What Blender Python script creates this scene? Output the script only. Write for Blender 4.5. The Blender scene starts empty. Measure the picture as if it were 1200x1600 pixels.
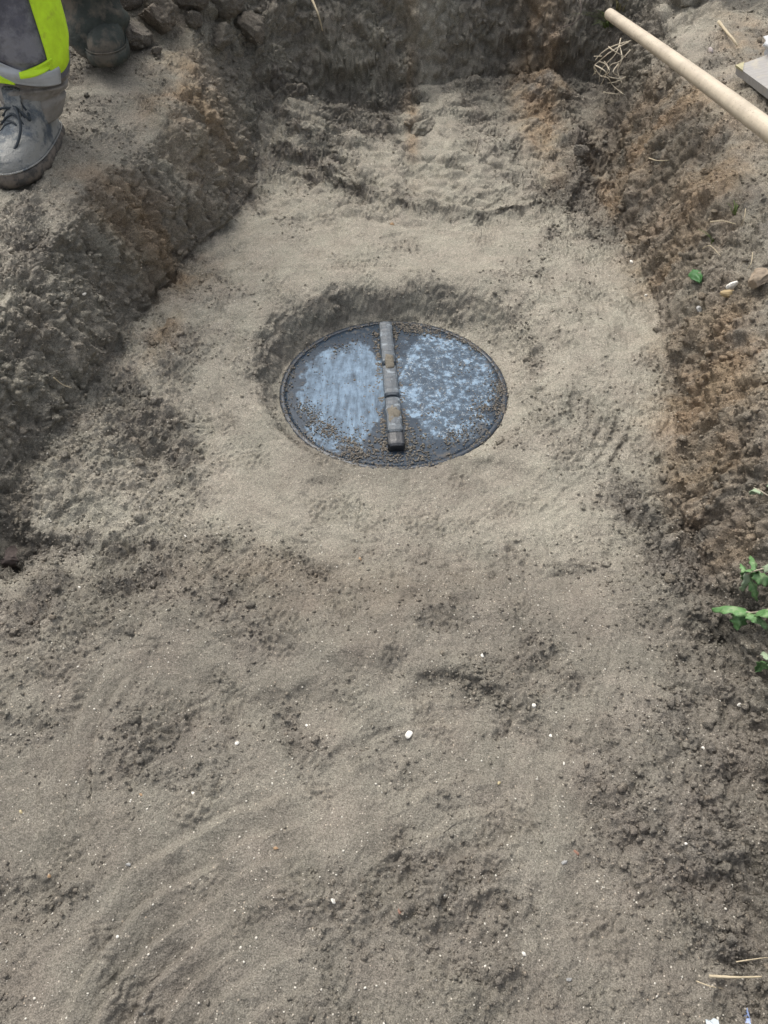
import bpy, math, random
import numpy as np
from mathutils import Vector, Matrix
random.seed(7); RNG = np.random.default_rng(7)
S = bpy.context.scene
COL = S.collection

# ------------------------------------------------------------------ camera, world, sun, exposure
CZ, PITCH, FPX = 1.27, math.radians(49.5), 1155.0
cam_d = bpy.data.cameras.new('camera'); cam = bpy.data.objects.new('camera', cam_d); COL.objects.link(cam)
cam.location = (0, 0, CZ); cam.rotation_euler = (math.pi/2 - PITCH, 0, 0)
cam_d.sensor_fit = 'VERTICAL'; cam_d.sensor_height = 36; cam_d.lens = 36*FPX/1600
cam_d.clip_start = .02; cam_d.clip_end = 300
S.camera = cam
SUN_EL, SUN_AZ = math.radians(58), math.radians(-34)      # azimuth measured from +y (ahead of the camera), clockwise
W = bpy.data.worlds.new('World'); S.world = W; W.use_nodes = True
nt = W.node_tree; bg = nt.nodes['Background']; sky = nt.nodes.new('ShaderNodeTexSky')
sky.sky_type = 'NISHITA'; sky.sun_disc = False; sky.sun_elevation = SUN_EL; sky.sun_rotation = SUN_AZ
sky.air_density = 1.0; sky.dust_density = 6.0; sky.ozone_density = 1.0
hsv = nt.nodes.new('ShaderNodeHueSaturation'); hsv.inputs['Saturation'].default_value = .35   # grey overcast sky
nt.links.new(sky.outputs[0], hsv.inputs['Color']); nt.links.new(hsv.outputs[0], bg.inputs[0]); bg.inputs[1].default_value = .15
sl = bpy.data.lights.new('sun', 'SUN'); sl.energy = 1.0; sl.angle = math.radians(26); sl.color = (1, .93, .82)
so = bpy.data.objects.new('sun', sl); COL.objects.link(so)
sd = Vector((math.sin(SUN_AZ)*math.cos(SUN_EL), math.cos(SUN_AZ)*math.cos(SUN_EL), math.sin(SUN_EL)))
so.rotation_euler = sd.to_track_quat('Z', 'Y').to_euler()
S.view_settings.view_transform = 'Standard'; S.view_settings.look = 'None'
S.view_settings.exposure = .56; S.view_settings.gamma = 1
S.cycles.max_bounces = 5; S.cycles.diffuse_bounces = 3; S.cycles.glossy_bounces = 2

SP, CP = math.sin(PITCH), math.cos(PITCH)
def P(px, py, z=0.0):
    """world point at height z seen at photo pixel (px, py)"""
    u = (px-600)/FPX; v = (800-py)/FPX
    dy = CP+v*SP; dz = -SP+v*CP
    t = (z-CZ)/dz
    return Vector((u*t, dy*t, z))
def pix(X, Y, Z):
    r = Z-CZ; dep = Y*CP-r*SP; up = Y*SP+r*CP
    return 600+FPX*X/dep, 800-FPX*up/dep, dep

# ------------------------------------------------------------------ noise
perm = np.tile(RNG.permutation(256).astype(np.int32), 2)
g3 = RNG.normal(size=(256, 3)).astype(np.float32); g3 /= np.linalg.norm(g3, axis=1)[:, None]
def perlin(x, y, z, f, seed=0):
    x = np.asarray(x, np.float32)*f+seed*17.31; y = np.asarray(y, np.float32)*f+seed*7.77; z = np.asarray(z, np.float32)*f+seed*3.13
    xi = np.floor(x); yi = np.floor(y); zi = np.floor(z)
    xf = x-xi; yf = y-yi; zf = z-zi
    xi = xi.astype(np.int32) & 255; yi = yi.astype(np.int32) & 255; zi = zi.astype(np.int32) & 255
    u = xf*xf*xf*(xf*(xf*6-15)+10); v = yf*yf*yf*(yf*(yf*6-15)+10); w = zf*zf*zf*(zf*(zf*6-15)+10)
    out = 0
    for i in (0, 1):
        a = perm[(xi+i) & 255]; wx = u if i else 1-u
        for j in (0, 1):
            b = perm[(a+yi+j) & 255]; wy = wx*(v if j else 1-v)
            for k in (0, 1):
                g = g3[perm[(b+zi+k) & 255]]
                out = out + wy*(w if k else 1-w)*(g[..., 0]*(xf-i)+g[..., 1]*(yf-j)+g[..., 2]*(zf-k))
    return out*1.6
def billow(x, y, z, f, seed=0): return np.abs(perlin(x, y, z, f, seed))*2-.55
def sst(a, b, x):
    t = np.clip((x-a)/(b-a), 0, 1); return t*t*(3-2*t)

# ------------------------------------------------------------------ layout of the trench (plan, metres)
LX = np.array([(-2, -1.05), (.3, -.97), (.8, -.92), (1.03, -.87), (1.30, -.83), (1.43, -.74), (1.82, -.735), (2.09, -.63), (2.45, -.50), (3.015, -.45), (3.3, -.40), (3.6, -.38)])
RX = np.array([(-2, .52), (.13, .53), (.556, .66), (.754, .68), (1.163, .69), (1.43, .73), (1.88, .777), (2.45, .79), (2.79, .86), (3.2, .90), (3.6, .92)])
def xl(y): return np.interp(y, LX[:, 0], LX[:, 1])
def xr(y): return np.interp(y, RX[:, 0], RX[:, 1])
HL = np.array([(-.5, .05, .3), (.7, .07, .35), (1.0, .12, .30), (1.3, .20, .30), (1.6, .26, .22), (1.85, .30, .20), (2.3, .33, .20), (2.8, .37, .20), (3.4, .45, .26)])
HR = np.array([(-.5, .10, .25), (.5, .14, .25), (.9, .20, .24), (1.3, .27, .25), (1.9, .33, .26), (2.4, .37, .22), (3.2, .42, .17)])
LID = Vector((.027, 1.620, -.092)); LR = .322
ring_a = np.radians([-180, -137, -90, -60, -30, 0, 33, 60, 88, 137, 180])
ring_r = np.array([.39, .37, .345, .36, .43, .48, .53, .455, .40, .415, .39])

def blob(X, Y, items):
    out = np.zeros_like(X)
    for (px, py, rx, ry, val, *z) in items:
        z = z[0] if z else 0.
        c = P(px, py, z); a = P(px-rx, py, z); b = P(px, py-ry, z); e = P(px, py+ry, z)
        wx = abs(c.x-a.x); wy = abs(b.y-e.y)/2
        r2 = ((X-c.x)/wx)**2+((Y-c.y)/wy)**2
        out = out+val*np.exp(-np.minimum(r2, 40)**1.3*.9)
    return out

def segdist(X, Y, pts):
    """distance, side and running position along a polyline"""
    best = np.full(X.shape, 9., np.float32); side = np.zeros_like(best); run = np.zeros_like(best)
    L = 0
    for a, b in zip(pts[:-1], pts[1:]):
        dx, dy = b[0]-a[0], b[1]-a[1]; l2 = dx*dx+dy*dy
        t = np.clip(((X-a[0])*dx+(Y-a[1])*dy)/l2, 0, 1)
        qx = X-(a[0]+t*dx); qy = Y-(a[1]+t*dy); d = np.hypot(qx, qy)
        m = d < best
        best = np.where(m, d, best); side = np.where(m, np.sign(dx*qy-dy*qx), side); run = np.where(m, L+t*math.sqrt(l2), run)
        L += math.sqrt(l2)
    return best, side, run, L

RIDGES = [  # pixel polyline, width, height (+ heap / - groove), z
    ([(380, 940), (440, 985), (520, 1000), (600, 1000), (700, 1025), (780, 1055), (840, 1100)], .03, .014),
    ([(600, 1010), (690, 1040), (780, 1075), (850, 1120), (900, 1170)], .035, -.013),
    ([(425, 250), (500, 262), (560, 300), (640, 325), (740, 338), (860, 318)], .022, .022),
    ([(530, 335), (620, 343), (720, 352)], .02, -.012),
    ([(455, 268), (520, 285), (575, 312)], .018, .022),
    ([(430, 200), (520, 205), (620, 213)], .03, .028),
    ([(500, 222), (580, 226)], .016, -.02),
    ([(840, 215), (790, 245), (740, 262), (680, 262)], .03, .022),
    ([(870, 190), (900, 230), (905, 290), (880, 330)], .035, .03),
    ([(520, 1210), (522, 1180), (545, 1160), (590, 1150), (650, 1150)], .018, -.009),
    ([(540, 1215), (548, 1180), (575, 1165), (620, 1160)], .016, .007),
    ([(640, 1040), (760, 1110), (880, 1200), (960, 1290)], .05, -.012),
    ([(330, 1330), (420, 1360), (470, 1400), (400, 1440)], .03, .009),
    ([(60, 1400), (130, 1370), (150, 1390)], .02, .012),
    ([(270, 430), (230, 470), (205, 505)], .02, -.02),
    ([(1100, 1030), (1160, 1070)], .03, .014),
    ([(990, 1010), (1080, 1070), (1150, 1110)], .03, -.012),
    ([(300, 600), (320, 650), (300, 690)], .012, -.006),
]
RIDGES = [([tuple(P(*p)[:2]) for p in r[0]], r[1], r[2]) for r in RIDGES]
# raked / hand-smoothed ripples: centre of arcs, radius band, angular window, wavelength, height
RIPPLES = [
    (P(640, 560), (.38, .66), (-72, -18), .036, .0036),      # arcs right of the cover
    (P(620, 600), (.40, .60), (-150, -100), .045, .0024),
    (P(640, 560), (.42, .60), (150, 200), .05, .0032),
    (P(500, 1760), (.14, .52), (100, 178), .052, .0095),   # bottom left sweeps
    (P(900, 1720), (.18, .50), (95, 160), .06, .0055),
    (P(450, 1150), (.30, .48), (160, 215), .045, .0042),   # left arcs
    (P(700, 1250), (.10, .26), (80, 210), .055, .0048),
    (P(640, 1230), (.30, .62), (20, 75), .060, .0032), (P(640, 1230), (.26, .55), (95, 150), .055, .0024),
    (P(600, 600), (.55, .95), (60, 120), .05, .0026), (P(230, 1090), (.04, .2), (0, 180), .04, .0018), (P(980, 1250), (.05, .25), (100, 260), .05, .0032),
    (P(-150, 760), (.28, .55), (-60, 10), .045, .0018),
]

def floor_z(X, Y):
    z = -.065+.065*sst(1.2, 1.8, Y)-.0*X
    z = z+.028*sst(1.05, .80, Y)                       # foreground sits a little higher again
    z = z+.035*sst(2.3, 3.1, Y)+.05*sst(2.9, 3.35, Y)
    z = z+.10*sst(-.6, -2.5, Y)
    return z

def ripple_env(X, Y, c, r0, r1, a0, a1):
    dx, dy = X-c.x, Y-c.y; rr = np.hypot(dx, dy); aa = np.degrees(np.arctan2(dy, dx))
    aa = np.where(aa < a0-60, aa+360, aa)
    return rr, sst(r0, r0+.04, rr)*sst(r1, r1-.06, rr)*sst(a0-8, a0+12, aa)*sst(a1+8, a1-12, aa)
def base(X, Y):
    X = X.astype(np.float32); Y = Y.astype(np.float32); Z0 = np.zeros_like(X)
    wob = .030*perlin(X, Y, Z0, 3.1, 1)+.018*perlin(X, Y, Z0, 8, 2)+.008*perlin(X, Y, Z0, 22, 3)
    z = floor_z(X, Y)+.012*perlin(X, Y, Z0, 2.3, 4)+.0055*perlin(X, Y, Z0, 7, 5)
    back_rough = sst(2.15, 2.6, Y)
    z = z+back_rough*(.022*perlin(X, Y, Z0, 5, 6)+.012*billow(X*.8, Y, Z0, 10, 7))
    # walls
    dl = xl(Y)-X+wob; dr = X-xr(Y)+wob
    yb = 3.13+.16*sst(-.3, .5, X)+.07*perlin(X, Z0, Z0, 2.2, 8)
    db = Y-yb+wob
    dl0 = xl(Y)-X; dr0 = X-xr(Y); CR = .20; gate = sst(-.26, -.02, db)
    db = np.maximum(db, np.hypot(np.maximum(np.maximum(dl0, dr0)+CR, 0), np.maximum(db+CR, 0))-CR)
    hl = np.interp(Y, HL[:, 0], HL[:, 1]); wl = np.interp(Y, HL[:, 0], HL[:, 2])
    hr = np.interp(Y, HR[:, 0], HR[:, 1]); wr = np.interp(Y, HR[:, 0], HR[:, 2])
    def prof(d, w, h):
        t = np.clip(d/w, 0, 1)
        s = np.sin(t*math.pi/2)**1.15*sst(-.12, .30, t)*.86+.14*sst(.3, 1.9, d/w)
        return h*s+np.maximum(d-w, 0)*.04
    zl = prof(dl, wl, hl); zr = prof(dr, wr, hr); zb = prof(db, .42+.10*perlin(X, Z0, Z0, 3, 61), .74)+.05*sst(0, .1, db)*perlin(X, Y, Z0, 6, 62); zb = zb*gate; zb = zb+gate*sst(.05, .2, zb)*.05*billow(X, Y*.6, Z0, 5, 63)
    # left bank falls away as a loose heap towards the camera
    zw = np.maximum(np.maximum(zl, zr), zb)
    top = sst(.5, 1, zw/np.maximum(np.where(zl > zr, hl, hr), .05))
    z = z*(1-sst(.0, .12, zw))+zw
    z = z+top*(.018*perlin(X, Y, Z0, 3, 9)+.012*perlin(X, Y, Z0, 9, 10))
    # recess under the back wall
    rec = np.exp(-((X+.10)/.30)**2)*np.exp(-((Y-3.16)/.08)**2); z = z-.035*rec
    # heaps
    for (px, py, zz, r, h) in HEAPS:
        c = P(px, py, zz); r2 = ((X-c.x)**2+(Y-c.y)**2)/r**2
        z = z+h*np.exp(-r2)
    # pit around the cover
    dx, dy = X-LID.x, Y-LID.y; r = np.hypot(dx, dy); a = np.arctan2(dy, dx)
    R = np.interp(a, ring_a, ring_r)+.35*wob*np.clip(np.sin(a)+.6, .15, 1)
    inner = LR-.012+.004*np.sin(a*7)
    t = np.clip((r-inner)/(R-inner), 0, 1)
    bowl_z = LID.z-.004
    s = np.where(t < .25, t*.4, .10+.9*sst(.25, 1, t)*1.0)
    bl = sst(-.5, .5, np.sin(a)); s = (bl*sst(.08, .85, t)+(1-bl)*(.5*s+.5*t))*.7+.3*t
    z = z+.008*np.clip(np.sin(a)+.45, 0, 1.1)*sst(R+.30, R-.02, r)
    bm = (r < R)
    z = np.where(bm, bowl_z+(z-bowl_z)*s, z)
    z = np.where(r < inner, LID.z-.035, z)
    # lip heaped on the far rim
    lip = np.exp(-((r-R-.03)/.035)**2)*np.clip(np.sin(a)+.25, 0, 1)
    z = z+.008*lip
    for pts, w, h in RIDGES:
        x0 = min(p[0] for p in pts)-.2; x1 = max(p[0] for p in pts)+.2; y0 = min(p[1] for p in pts)-.2; y1 = max(p[1] for p in pts)+.2
        m = (X > x0) & (X < x1) & (Y > y0) & (Y < y1)
        d, sd_, run, L = segdist(X[m], Y[m], pts)
        d = np.maximum(d+.6*wob[m], 0)
        z[m] += h*np.exp(-(d/w)**2)*np.minimum(1, np.minimum(run, L-run)/.04+.25)
    for c, (r0, r1), (a0, a1), wl_, h in RIPPLES:
        rr, env = ripple_env(X, Y, c, r0, r1, a0, a1)
        rr = rr+.18*wob
        env = env*(.15+.85*sst(-.3, .35, perlin(X, Y, Z0, 4.5, 32))); ph = rr/wl_+.55*perlin(X, Y, Z0, 3.5, 31)+.15*perlin(X, Y, Z0, 12, 33); fr = ph-np.floor(ph)
        saw = np.where(fr < .75, fr/.75, (1-fr)/.25)-.5
        z = z+env*h*2*saw
    # spade-cut hollow at the back right
    c = P(945, 262); m2 = np.exp(-(np.abs((X-c.x+.02)/.075)**4+np.abs((Y-c.y)/.10)**4)); z = z-.085*m2
    # scattered shallow dents
    dent = perlin(X, Y, Z0, 6, 40); z = z-.010*sst(.28, .6, dent)*(1-top)
    # dark hole at the left edge
    c = P(-15, 835); z = z-.09*np.exp(-(((X-c.x)/.075)**2+((Y-c.y)/.06)**2))
    c = P(1195, 900, .15); z = z-.05*np.exp(-(((X-c.x)/.05)**2+((Y-c.y)/.03)**2))
    return z
HEAPS = [(60, 500, .2, .20, .05), (110, 640, .12, .16, .045), (30, 650, .15, .15, .03), (250, 40, .35, .25, .10), (420, 40, .4, .2, .08),
         (1150, 150, .38, .18, .05), (1080, 230, .36, .10, .03), (1130, 560, .2, .12, .03), (1170, 620, .25, .12, .04), (90, 980, 0, .10, .02),
         (640, 195, .03, .07, .05), (700, 180, .04, .08, .04), (860, 165, .05, .12, .05), (540, 195, .02, .05, .03), (300, 900, 0, .12, .012), (1060, 900, 0, .09, .02),
         (270, 180, .3, .08, .03)]

ROUGH = [  # where the soil is broken and crumbly (pixel centre, radii, strength, height)
    (60, 560, 190, 190, 1.0, .15), (120, 760, 140, 80, .6), (240, 860, 200, 60, .5), (90, 930, 130, 60, .8), (420, 960, 150, 35, .6),
    (780, 1040, 140, 40, .7), (860, 1110, 70, 50, .75), (1080, 900, 110, 130, .9), (1060, 760, 80, 90, .8), (1150, 1200, 80, 200, .62),
    (1140, 1450, 100, 160, .66), (480, 1400, 130, 60, .42), (700, 1430, 140, 60, .48), (820, 1560, 220, 60, .5), (60, 1400, 110, 70, .6),
(190, 1170, 60, 90, .3), (320, 1560, 50, 60, .6), (20, 1580, 60, 60, .8), (960, 640, 90, 60, .35), (560, 900, 140, 50, .35),
    (900, 990, 110, 50, .4), (640, 200, 160, 40, .45), (480, 230, 90, 60, .55), (910, 290, 60, 90, .75), (570, 310, 60, 25, .6), (650, 1350, 100, 60, .4),
    (300, 840, 120, 60, .4), (870, 330, 60, 40, .4), (860, 480, 90, 50, .35), (450, 490, 60, 30, .3), (370, 560, 40, 70, .3), (240, 700, 80, 60, .25),
    (700, 820, 250, 50, .22), (990, 1300, 60, 120, .35), (440, 1090, 60, 60, .35), (150, 1050, 160, 60, .25), (700, 1200, 120, 80, .2)]
SANDY_LIFT = [(600, 1150, 520, 260, .10), (60, 600, 190, 220, .8, .15), (240, 330, 120, 90, .3, .2), (1040, 480, 60, 150, .25, .2), (1090, 350, 80, 60, .35, .36),  # wide left heap spot is lightened in colour to offset its shade
         (620, 400, 330, 150, 1.0), (600, 260, 290, 80, 1.0), (280, 600, 170, 160, .85), (900, 640, 160, 170, .75), (560, 790, 260, 60, .6),
         (260, 720, 130, 80, .3), (960, 480, 80, 130, .5), (650, 500, 380, 160, .35), (920, 800, 130, 60, .35), (620, 1090, 150, 60, .18),
         (160, 330, 170, 110, .5, .3), (130, 430, 90, 40, .3, .3), (60, 360, 120, 60, .35, .3), (1090, 330, 60, 40, .6, .34), (1150, 300, 70, 40, .8, .37),
         (1120, 20, 110, 30, .55, .4), (940, 1060, 120, 60, .15), (400, 1240, 200, 80, .12), (760, 1250, 260, 110, .12), (680, 25, 34, 60, .9, .36)]
BROWN = [(285, 140, 60, 50, .7, .34), (195, 275, 100, 34, .8, .31), (215, 380, 30, 30, .8, .28), (310, 115, 25, 25, .5, .34), (860, 30, 38, 60, 1.4, .36), (645, 30, 12, 60, .8, .36),
         (1090, 150, 90, 60, .5, .38), (1090, 250, 60, 40, .75, .36), (1180, 60, 40, 40, .8, .42), (1160, 400, 70, 60, .6, .33), (1180, 560, 60, 120, .65, .3),
         (1190, 700, 25, 60, .8, .25), (1020, 90, 50, 60, .5, .38), (985, 170, 14, 70, .4, .3), (1180, 220, 50, 60, .4, .4), (1150, 640, 50, 60, .4, .25), (1100, 480, 60, 30, .3, .3),
         (1195, 450, 40, 30, .6, .33), (560, 900, 250, 50, .12), (400, 850, 100, 40, .15), (270, 60, 50, 40, .3, .35)]

# ------------------------------------------------------------------ ground grid (finer near the trench)
def far(n, a, b): return a*(b/a)**np.linspace(0, 1, n)
ys = []; y = 0.
while y < 4.7:
    ys.append(y)
    y += (.0026+.00105*y) if y < 3.05 else (.0031 if y < 3.72 else .009)
ys = np.concatenate([-(.7+far(16, .05, 70))[::-1], np.linspace(-.7, 0, 90)[:-1], ys, 4.7+far(16, .05, 90)])
seg = [('L', -1.15, -.32, 110), ('L', -.32, .03, 190), ('F', 0, 1, 540), ('R', -.03, .34, 190), ('R', .34, 1.15, 111)]
cols = []
for side, a, b, n in seg:
    for i in range(n): cols.append((side, a+(b-a)*i/n if side != 'F' else i/n))
NY, NX = len(ys), len(cols)+32
XX = np.zeros((NY, NX), np.float64)
Lf, Rf = xl(ys), xr(ys)
for j, (side, a) in enumerate(cols):
    if side == 'L': XX[:, 16+j] = Lf+a
    elif side == 'F': XX[:, 16+j] = (Lf+.03)*(1-a)+(Rf-.03)*a
    else: XX[:, 16+j] = Rf+a
fo = far(16, .03, 70)
for k in range(16):
    XX[:, 15-k] = Lf-1.15-fo[k]; XX[:, NX-16+k] = Rf+1.15+fo[k]
YY = np.repeat(ys[:, None], NX, 1)
X = XX.ravel().astype(np.float32); Y = YY.ravel().astype(np.float32)
near = (np.abs(X) < 4) & (Y > -2) & (Y < 7)
Z = base(X, Y)
Zg = Z.reshape(NY, NX).astype(np.float64)
gx = np.gradient(Zg, axis=1)/np.gradient(XX, axis=1)
gy = (np.gradient(Zg, axis=0)-gx*np.gradient(XX, axis=0))/np.gradient(YY, axis=0)
gx = gx.ravel().astype(np.float32); gy = gy.ravel().astype(np.float32)
nl = np.sqrt(gx*gx+gy*gy+1); Nx, Ny, Nz = -gx/nl, -gy/nl, 1/nl

Z0 = np.zeros_like(X)
slope = 1-Nz
pitd = np.hypot(X-LID.x, Y-LID.y)
outside = np.maximum(np.maximum(xl(Y)-X, X-xr(Y)), Y-3.13-.16*sst(-.3, .5, X))
patch = sst(-.05, .45, perlin(X, Y, Z0, 4.5, 11)+.6*perlin(X, Y, Z0, 13, 12))
C = blob(X, Y, ROUGH)*(.5+.6*patch)+.14+.26*patch
C = C+.35*sst(.10, .35, slope)*(pitd > .6)+.25*sst(.05, .3, slope)
C = C+.35*sst(-.06, .02, outside)*sst(.2, .05, outside)*(pitd > .6)
tops = sst(.02, .25, outside)
C = np.maximum(C, tops*(.38+.35*patch))
C = C+.15*((pitd > LR) & (pitd < .56))*sst(.12, .3, slope)*(.3+patch)
C = C-.5*blob(X, Y, [(180, 190, 80, 50, .6, .3), (170, 330, 90, 30, .3, .3), (680, 30, 34, 60, 1.6, .36), (1100, 330, 70, 30, .8, .35), (1110, 60, 80, 50, .5, .4)])
for c_, (r0_, r1_), (a0_, a1_), w_, h_ in RIPPLES:
    C = C*(1-(.85 if h_ > .006 else .4)*ripple_env(X, Y, c_, r0_, r1_, a0_, a1_)[1])
C = np.clip(C, .03, 1.15)
# fold of broken larger plates at the back of the floor
back = sst(2.2, 2.6, Y)*(outside < .05)
bw = sst(2.95, 3.15, Y)*sst(.0, .1, outside)
dx3, dy3, dz3 = X, Y, Z
D = np.zeros_like(X)
wx_ = .010*perlin(X, Y, Z, 14, 51)+.0025*perlin(X, Y, Z, 45, 52); wy_ = .010*perlin(X, Y, Z, 14, 53)+.0025*perlin(X, Y, Z, 45, 54)
ax, ay, az = X+wx_, Y+wy_, Z+.5*wx_
D += C*(.016*billow(ax, ay, az, 7, 13)*sst(.35, .9, C)+.013*billow(ax, ay, az, 15, 14)+.0100*billow(ax, ay, az, 30, 15)+.0075*billow(ax, ay, az, 58, 16)+.0050*billow(X, Y, Z, 110, 17)+.003*perlin(X, Y, Z, 190, 57))
D += .0016*perlin(dx3, dy3, dz3, 55, 18)+.0014*perlin(dx3, dy3, dz3, 120, 19)+.0024*perlin(dx3, dy3, dz3, 18, 20)
for (cx_, cy_, s0_) in ((LID.x, LID.y, 71), (.03, .55, 72)):           # long sweeping scrapes left by shovel and hands
    rr_ = np.hypot(X-cx_, Y-cy_); aa_ = np.arctan2(Y-cy_, X-cx_)
    env = sst(.0, .1, -outside+.05)*sst(.38 if s0_ == 71 else .05, .5 if s0_ == 71 else .15, rr_)*(sst(.85, 1.15, Y) if s0_ == 71 else sst(1.15, .85, Y))
    cx1, sx1 = np.cos(aa_)*.9, np.sin(aa_)*.9
    D += env*(.0060*perlin(cx1, sx1, rr_*6, 2.2, s0_)+.0045*perlin(cx1, sx1, rr_*11, 2.6, s0_+2)*sst(-.2, .4, perlin(X, Y, Z0, 5, s0_+3)))
tear = sst(.05, .5, perlin(X, Y, Z0, 10, 58))*(outside < .02)          # small torn patches all over the pressed sand
D += tear*(.0050*billow(ax, ay*1.4, az, 60, 59)+.0036*billow(ax, ay, az, 140, 60))
D += bw*(.030*perlin(X, Y, Z, 6, 64)+.022*billow(X, Y, Z, 9, 65)+.012*billow(X, Y, Z, 20, 66))
D += back*(.010*billow(dx3, dy3*1.3, dz3, 13, 21)+.012*np.round(perlin(dx3, dy3, dz3, 6, 22)*2.2)*.5)
# short cracks where the sand was pressed and tore
cr = blob(X, Y, [(960, 650, 110, 90, 1), (560, 860, 260, 70, .8), (320, 820, 160, 60, .6), (860, 880, 160, 60, .7), (700, 340, 200, 40, .7), (420, 640, 60, 60, .4), (860, 270, 90, 80, .6), (230, 520, 60, 60, .5)])
ridge = 1-np.abs(perlin(dx3*.55, dy3*1.5, dz3, 26, 23))*5
D -= cr*.0050*sst(.35, .95, ridge)*sst(-.1, .35, perlin(dx3, dy3, dz3, 11, 24))
# tool grooves down the cut walls
gro = sst(.25, .45, slope)*(outside > -.03)*(pitd > .6)
along = np.where(Y > 3.35, X, Y+.25*X)
side = 1-.75*sst(0, .3, X)
D += side*gro*.026*(np.abs(perlin(along+.02*perlin(X, Y, Z, 12, 91), Z0, Z*.2, 6.5, 92))*2-.5)
D += side*gro*(1-.8*sst(2.8, 3.1, Y))*.020*np.abs(perlin(along, Z0, Z*.12, 26, 25))*2
inpit = (pitd < LR-.004)
keep = sst(LR-.02, LR+.03, pitd)
D *= np.where(pitd < .4, .25+.75*keep, 1)
farm = sst(9, 3, np.maximum(np.abs(X), np.abs(Y-1)))
D *= farm
GX = X+Nx*D; GY = Y+Ny*D; GZ = Z+Nz*D
GX = np.where(inpit, X, GX); GY = np.where(inpit, Y, GY); GZ = np.where(inpit, LID.z-.035, GZ)

# soil tone fields (kinds of soil, plus paler walls and left heap painted against shade): sandy = pale dry sand and that lift, brown = rusty subsoil
bn = perlin(X, Y, Z0, 9, 26); bn2 = perlin(X, Y, Z0, 30, 27)
sandy_lift = np.clip(blob(X, Y, SANDY_LIFT)*(1-.55*np.clip(C-.25, 0, 1)), 0, 1)
sandy_lift = np.clip(sandy_lift+.16+.20*bn*sandy_lift+.12*bn2*sandy_lift, 0, 1)*(1-.55*sst(.18, .4, slope)*(pitd > .6))*(1-.2*sst(.15, .4, slope))
sandy_lift = np.clip(sandy_lift+(.55-.25*sst(.4, .6, X)*sst(.25, .1, outside))*sst(.0, .08, outside)*(.75+.6*bn)+(.40-.35*sst(.3, .5, X))*sst(.15, .4, slope)*(outside > 0), 0, 1)  # banks and cut walls coloured paler to offset the shade on them
brown = np.clip(blob(X, Y, BROWN)*(.8+.9*bn+.5*bn2), 0, 1)
damp = np.clip(.25*patch*(.4+C)+.18*sst(.3, 1.0, C)+.15*sst(.2, .45, slope)+.10*bn, 0, 1)
damp = damp*(1-.6*sst(.15, .4, slope)*(outside > 0))

# ------------------------------------------------------------------ materials
def mat(name):
    m = bpy.data.materials.new(name); m.use_nodes = True
    n = m.node_tree.nodes; return m, n, m.node_tree.links, n['Principled BSDF']
def N(n, t, **k):
    o = n.new(t)
    for a, b in k.items():
        if a in o.inputs.keys() if hasattr(o, 'inputs') else False: o.inputs[a].default_value = b
        else: setattr(o, a, b)
    return o
def noise(n, l, vec, scale, detail=3, rough=.6):
    o = n.new('ShaderNodeTexNoise'); o.inputs['Scale'].default_value = scale; o.inputs['Detail'].default_value = detail; o.inputs['Roughness'].default_value = rough
    if vec is not None: l.new(vec, o.inputs['Vector'])
    return o.outputs['Fac']
def ramp(n, l, fac, stops):
    o = n.new('ShaderNodeValToRGB'); r = o.color_ramp
    while len(r.elements) < len(stops): r.elements.new(.5)
    for el, (p, c) in zip(r.elements, stops): el.position = p; el.color = (c, c, c, 1) if isinstance(c, (int, float)) else (*c, 1)
    l.new(fac, o.inputs[0]); return o.outputs[0]
def mix(n, l, fac, a, b, mode='MIX'):
    o = n.new('ShaderNodeMix'); o.data_type = 'RGBA'; o.blend_type = mode
    for s, v in ((0, fac), (6, a), (7, b)):
        if isinstance(v, (int, float)): o.inputs[s].default_value = v
        elif isinstance(v, tuple): o.inputs[s].default_value = (*v, 1)
        else: l.new(v, o.inputs[s])
    return o.outputs[2]
def bump(n, l, b, h, strength, dist, prev=None):
    o = n.new('ShaderNodeBump'); o.inputs['Strength'].default_value = strength; o.inputs['Distance'].default_value = dist
    l.new(h, o.inputs['Height'])
    if prev is not None: l.new(prev, o.inputs['Normal'])
    if b is not None: l.new(o.outputs[0], b.inputs['Normal'])
    return o.outputs[0]
def math_(n, l, op, a, b):
    o = n.new('ShaderNodeMath'); o.operation = op
    for i, v in enumerate((a, b)):
        if isinstance(v, (int, float)): o.inputs[i].default_value = v
        else: l.new(v, o.inputs[i])
    return o.outputs[0]

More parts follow.
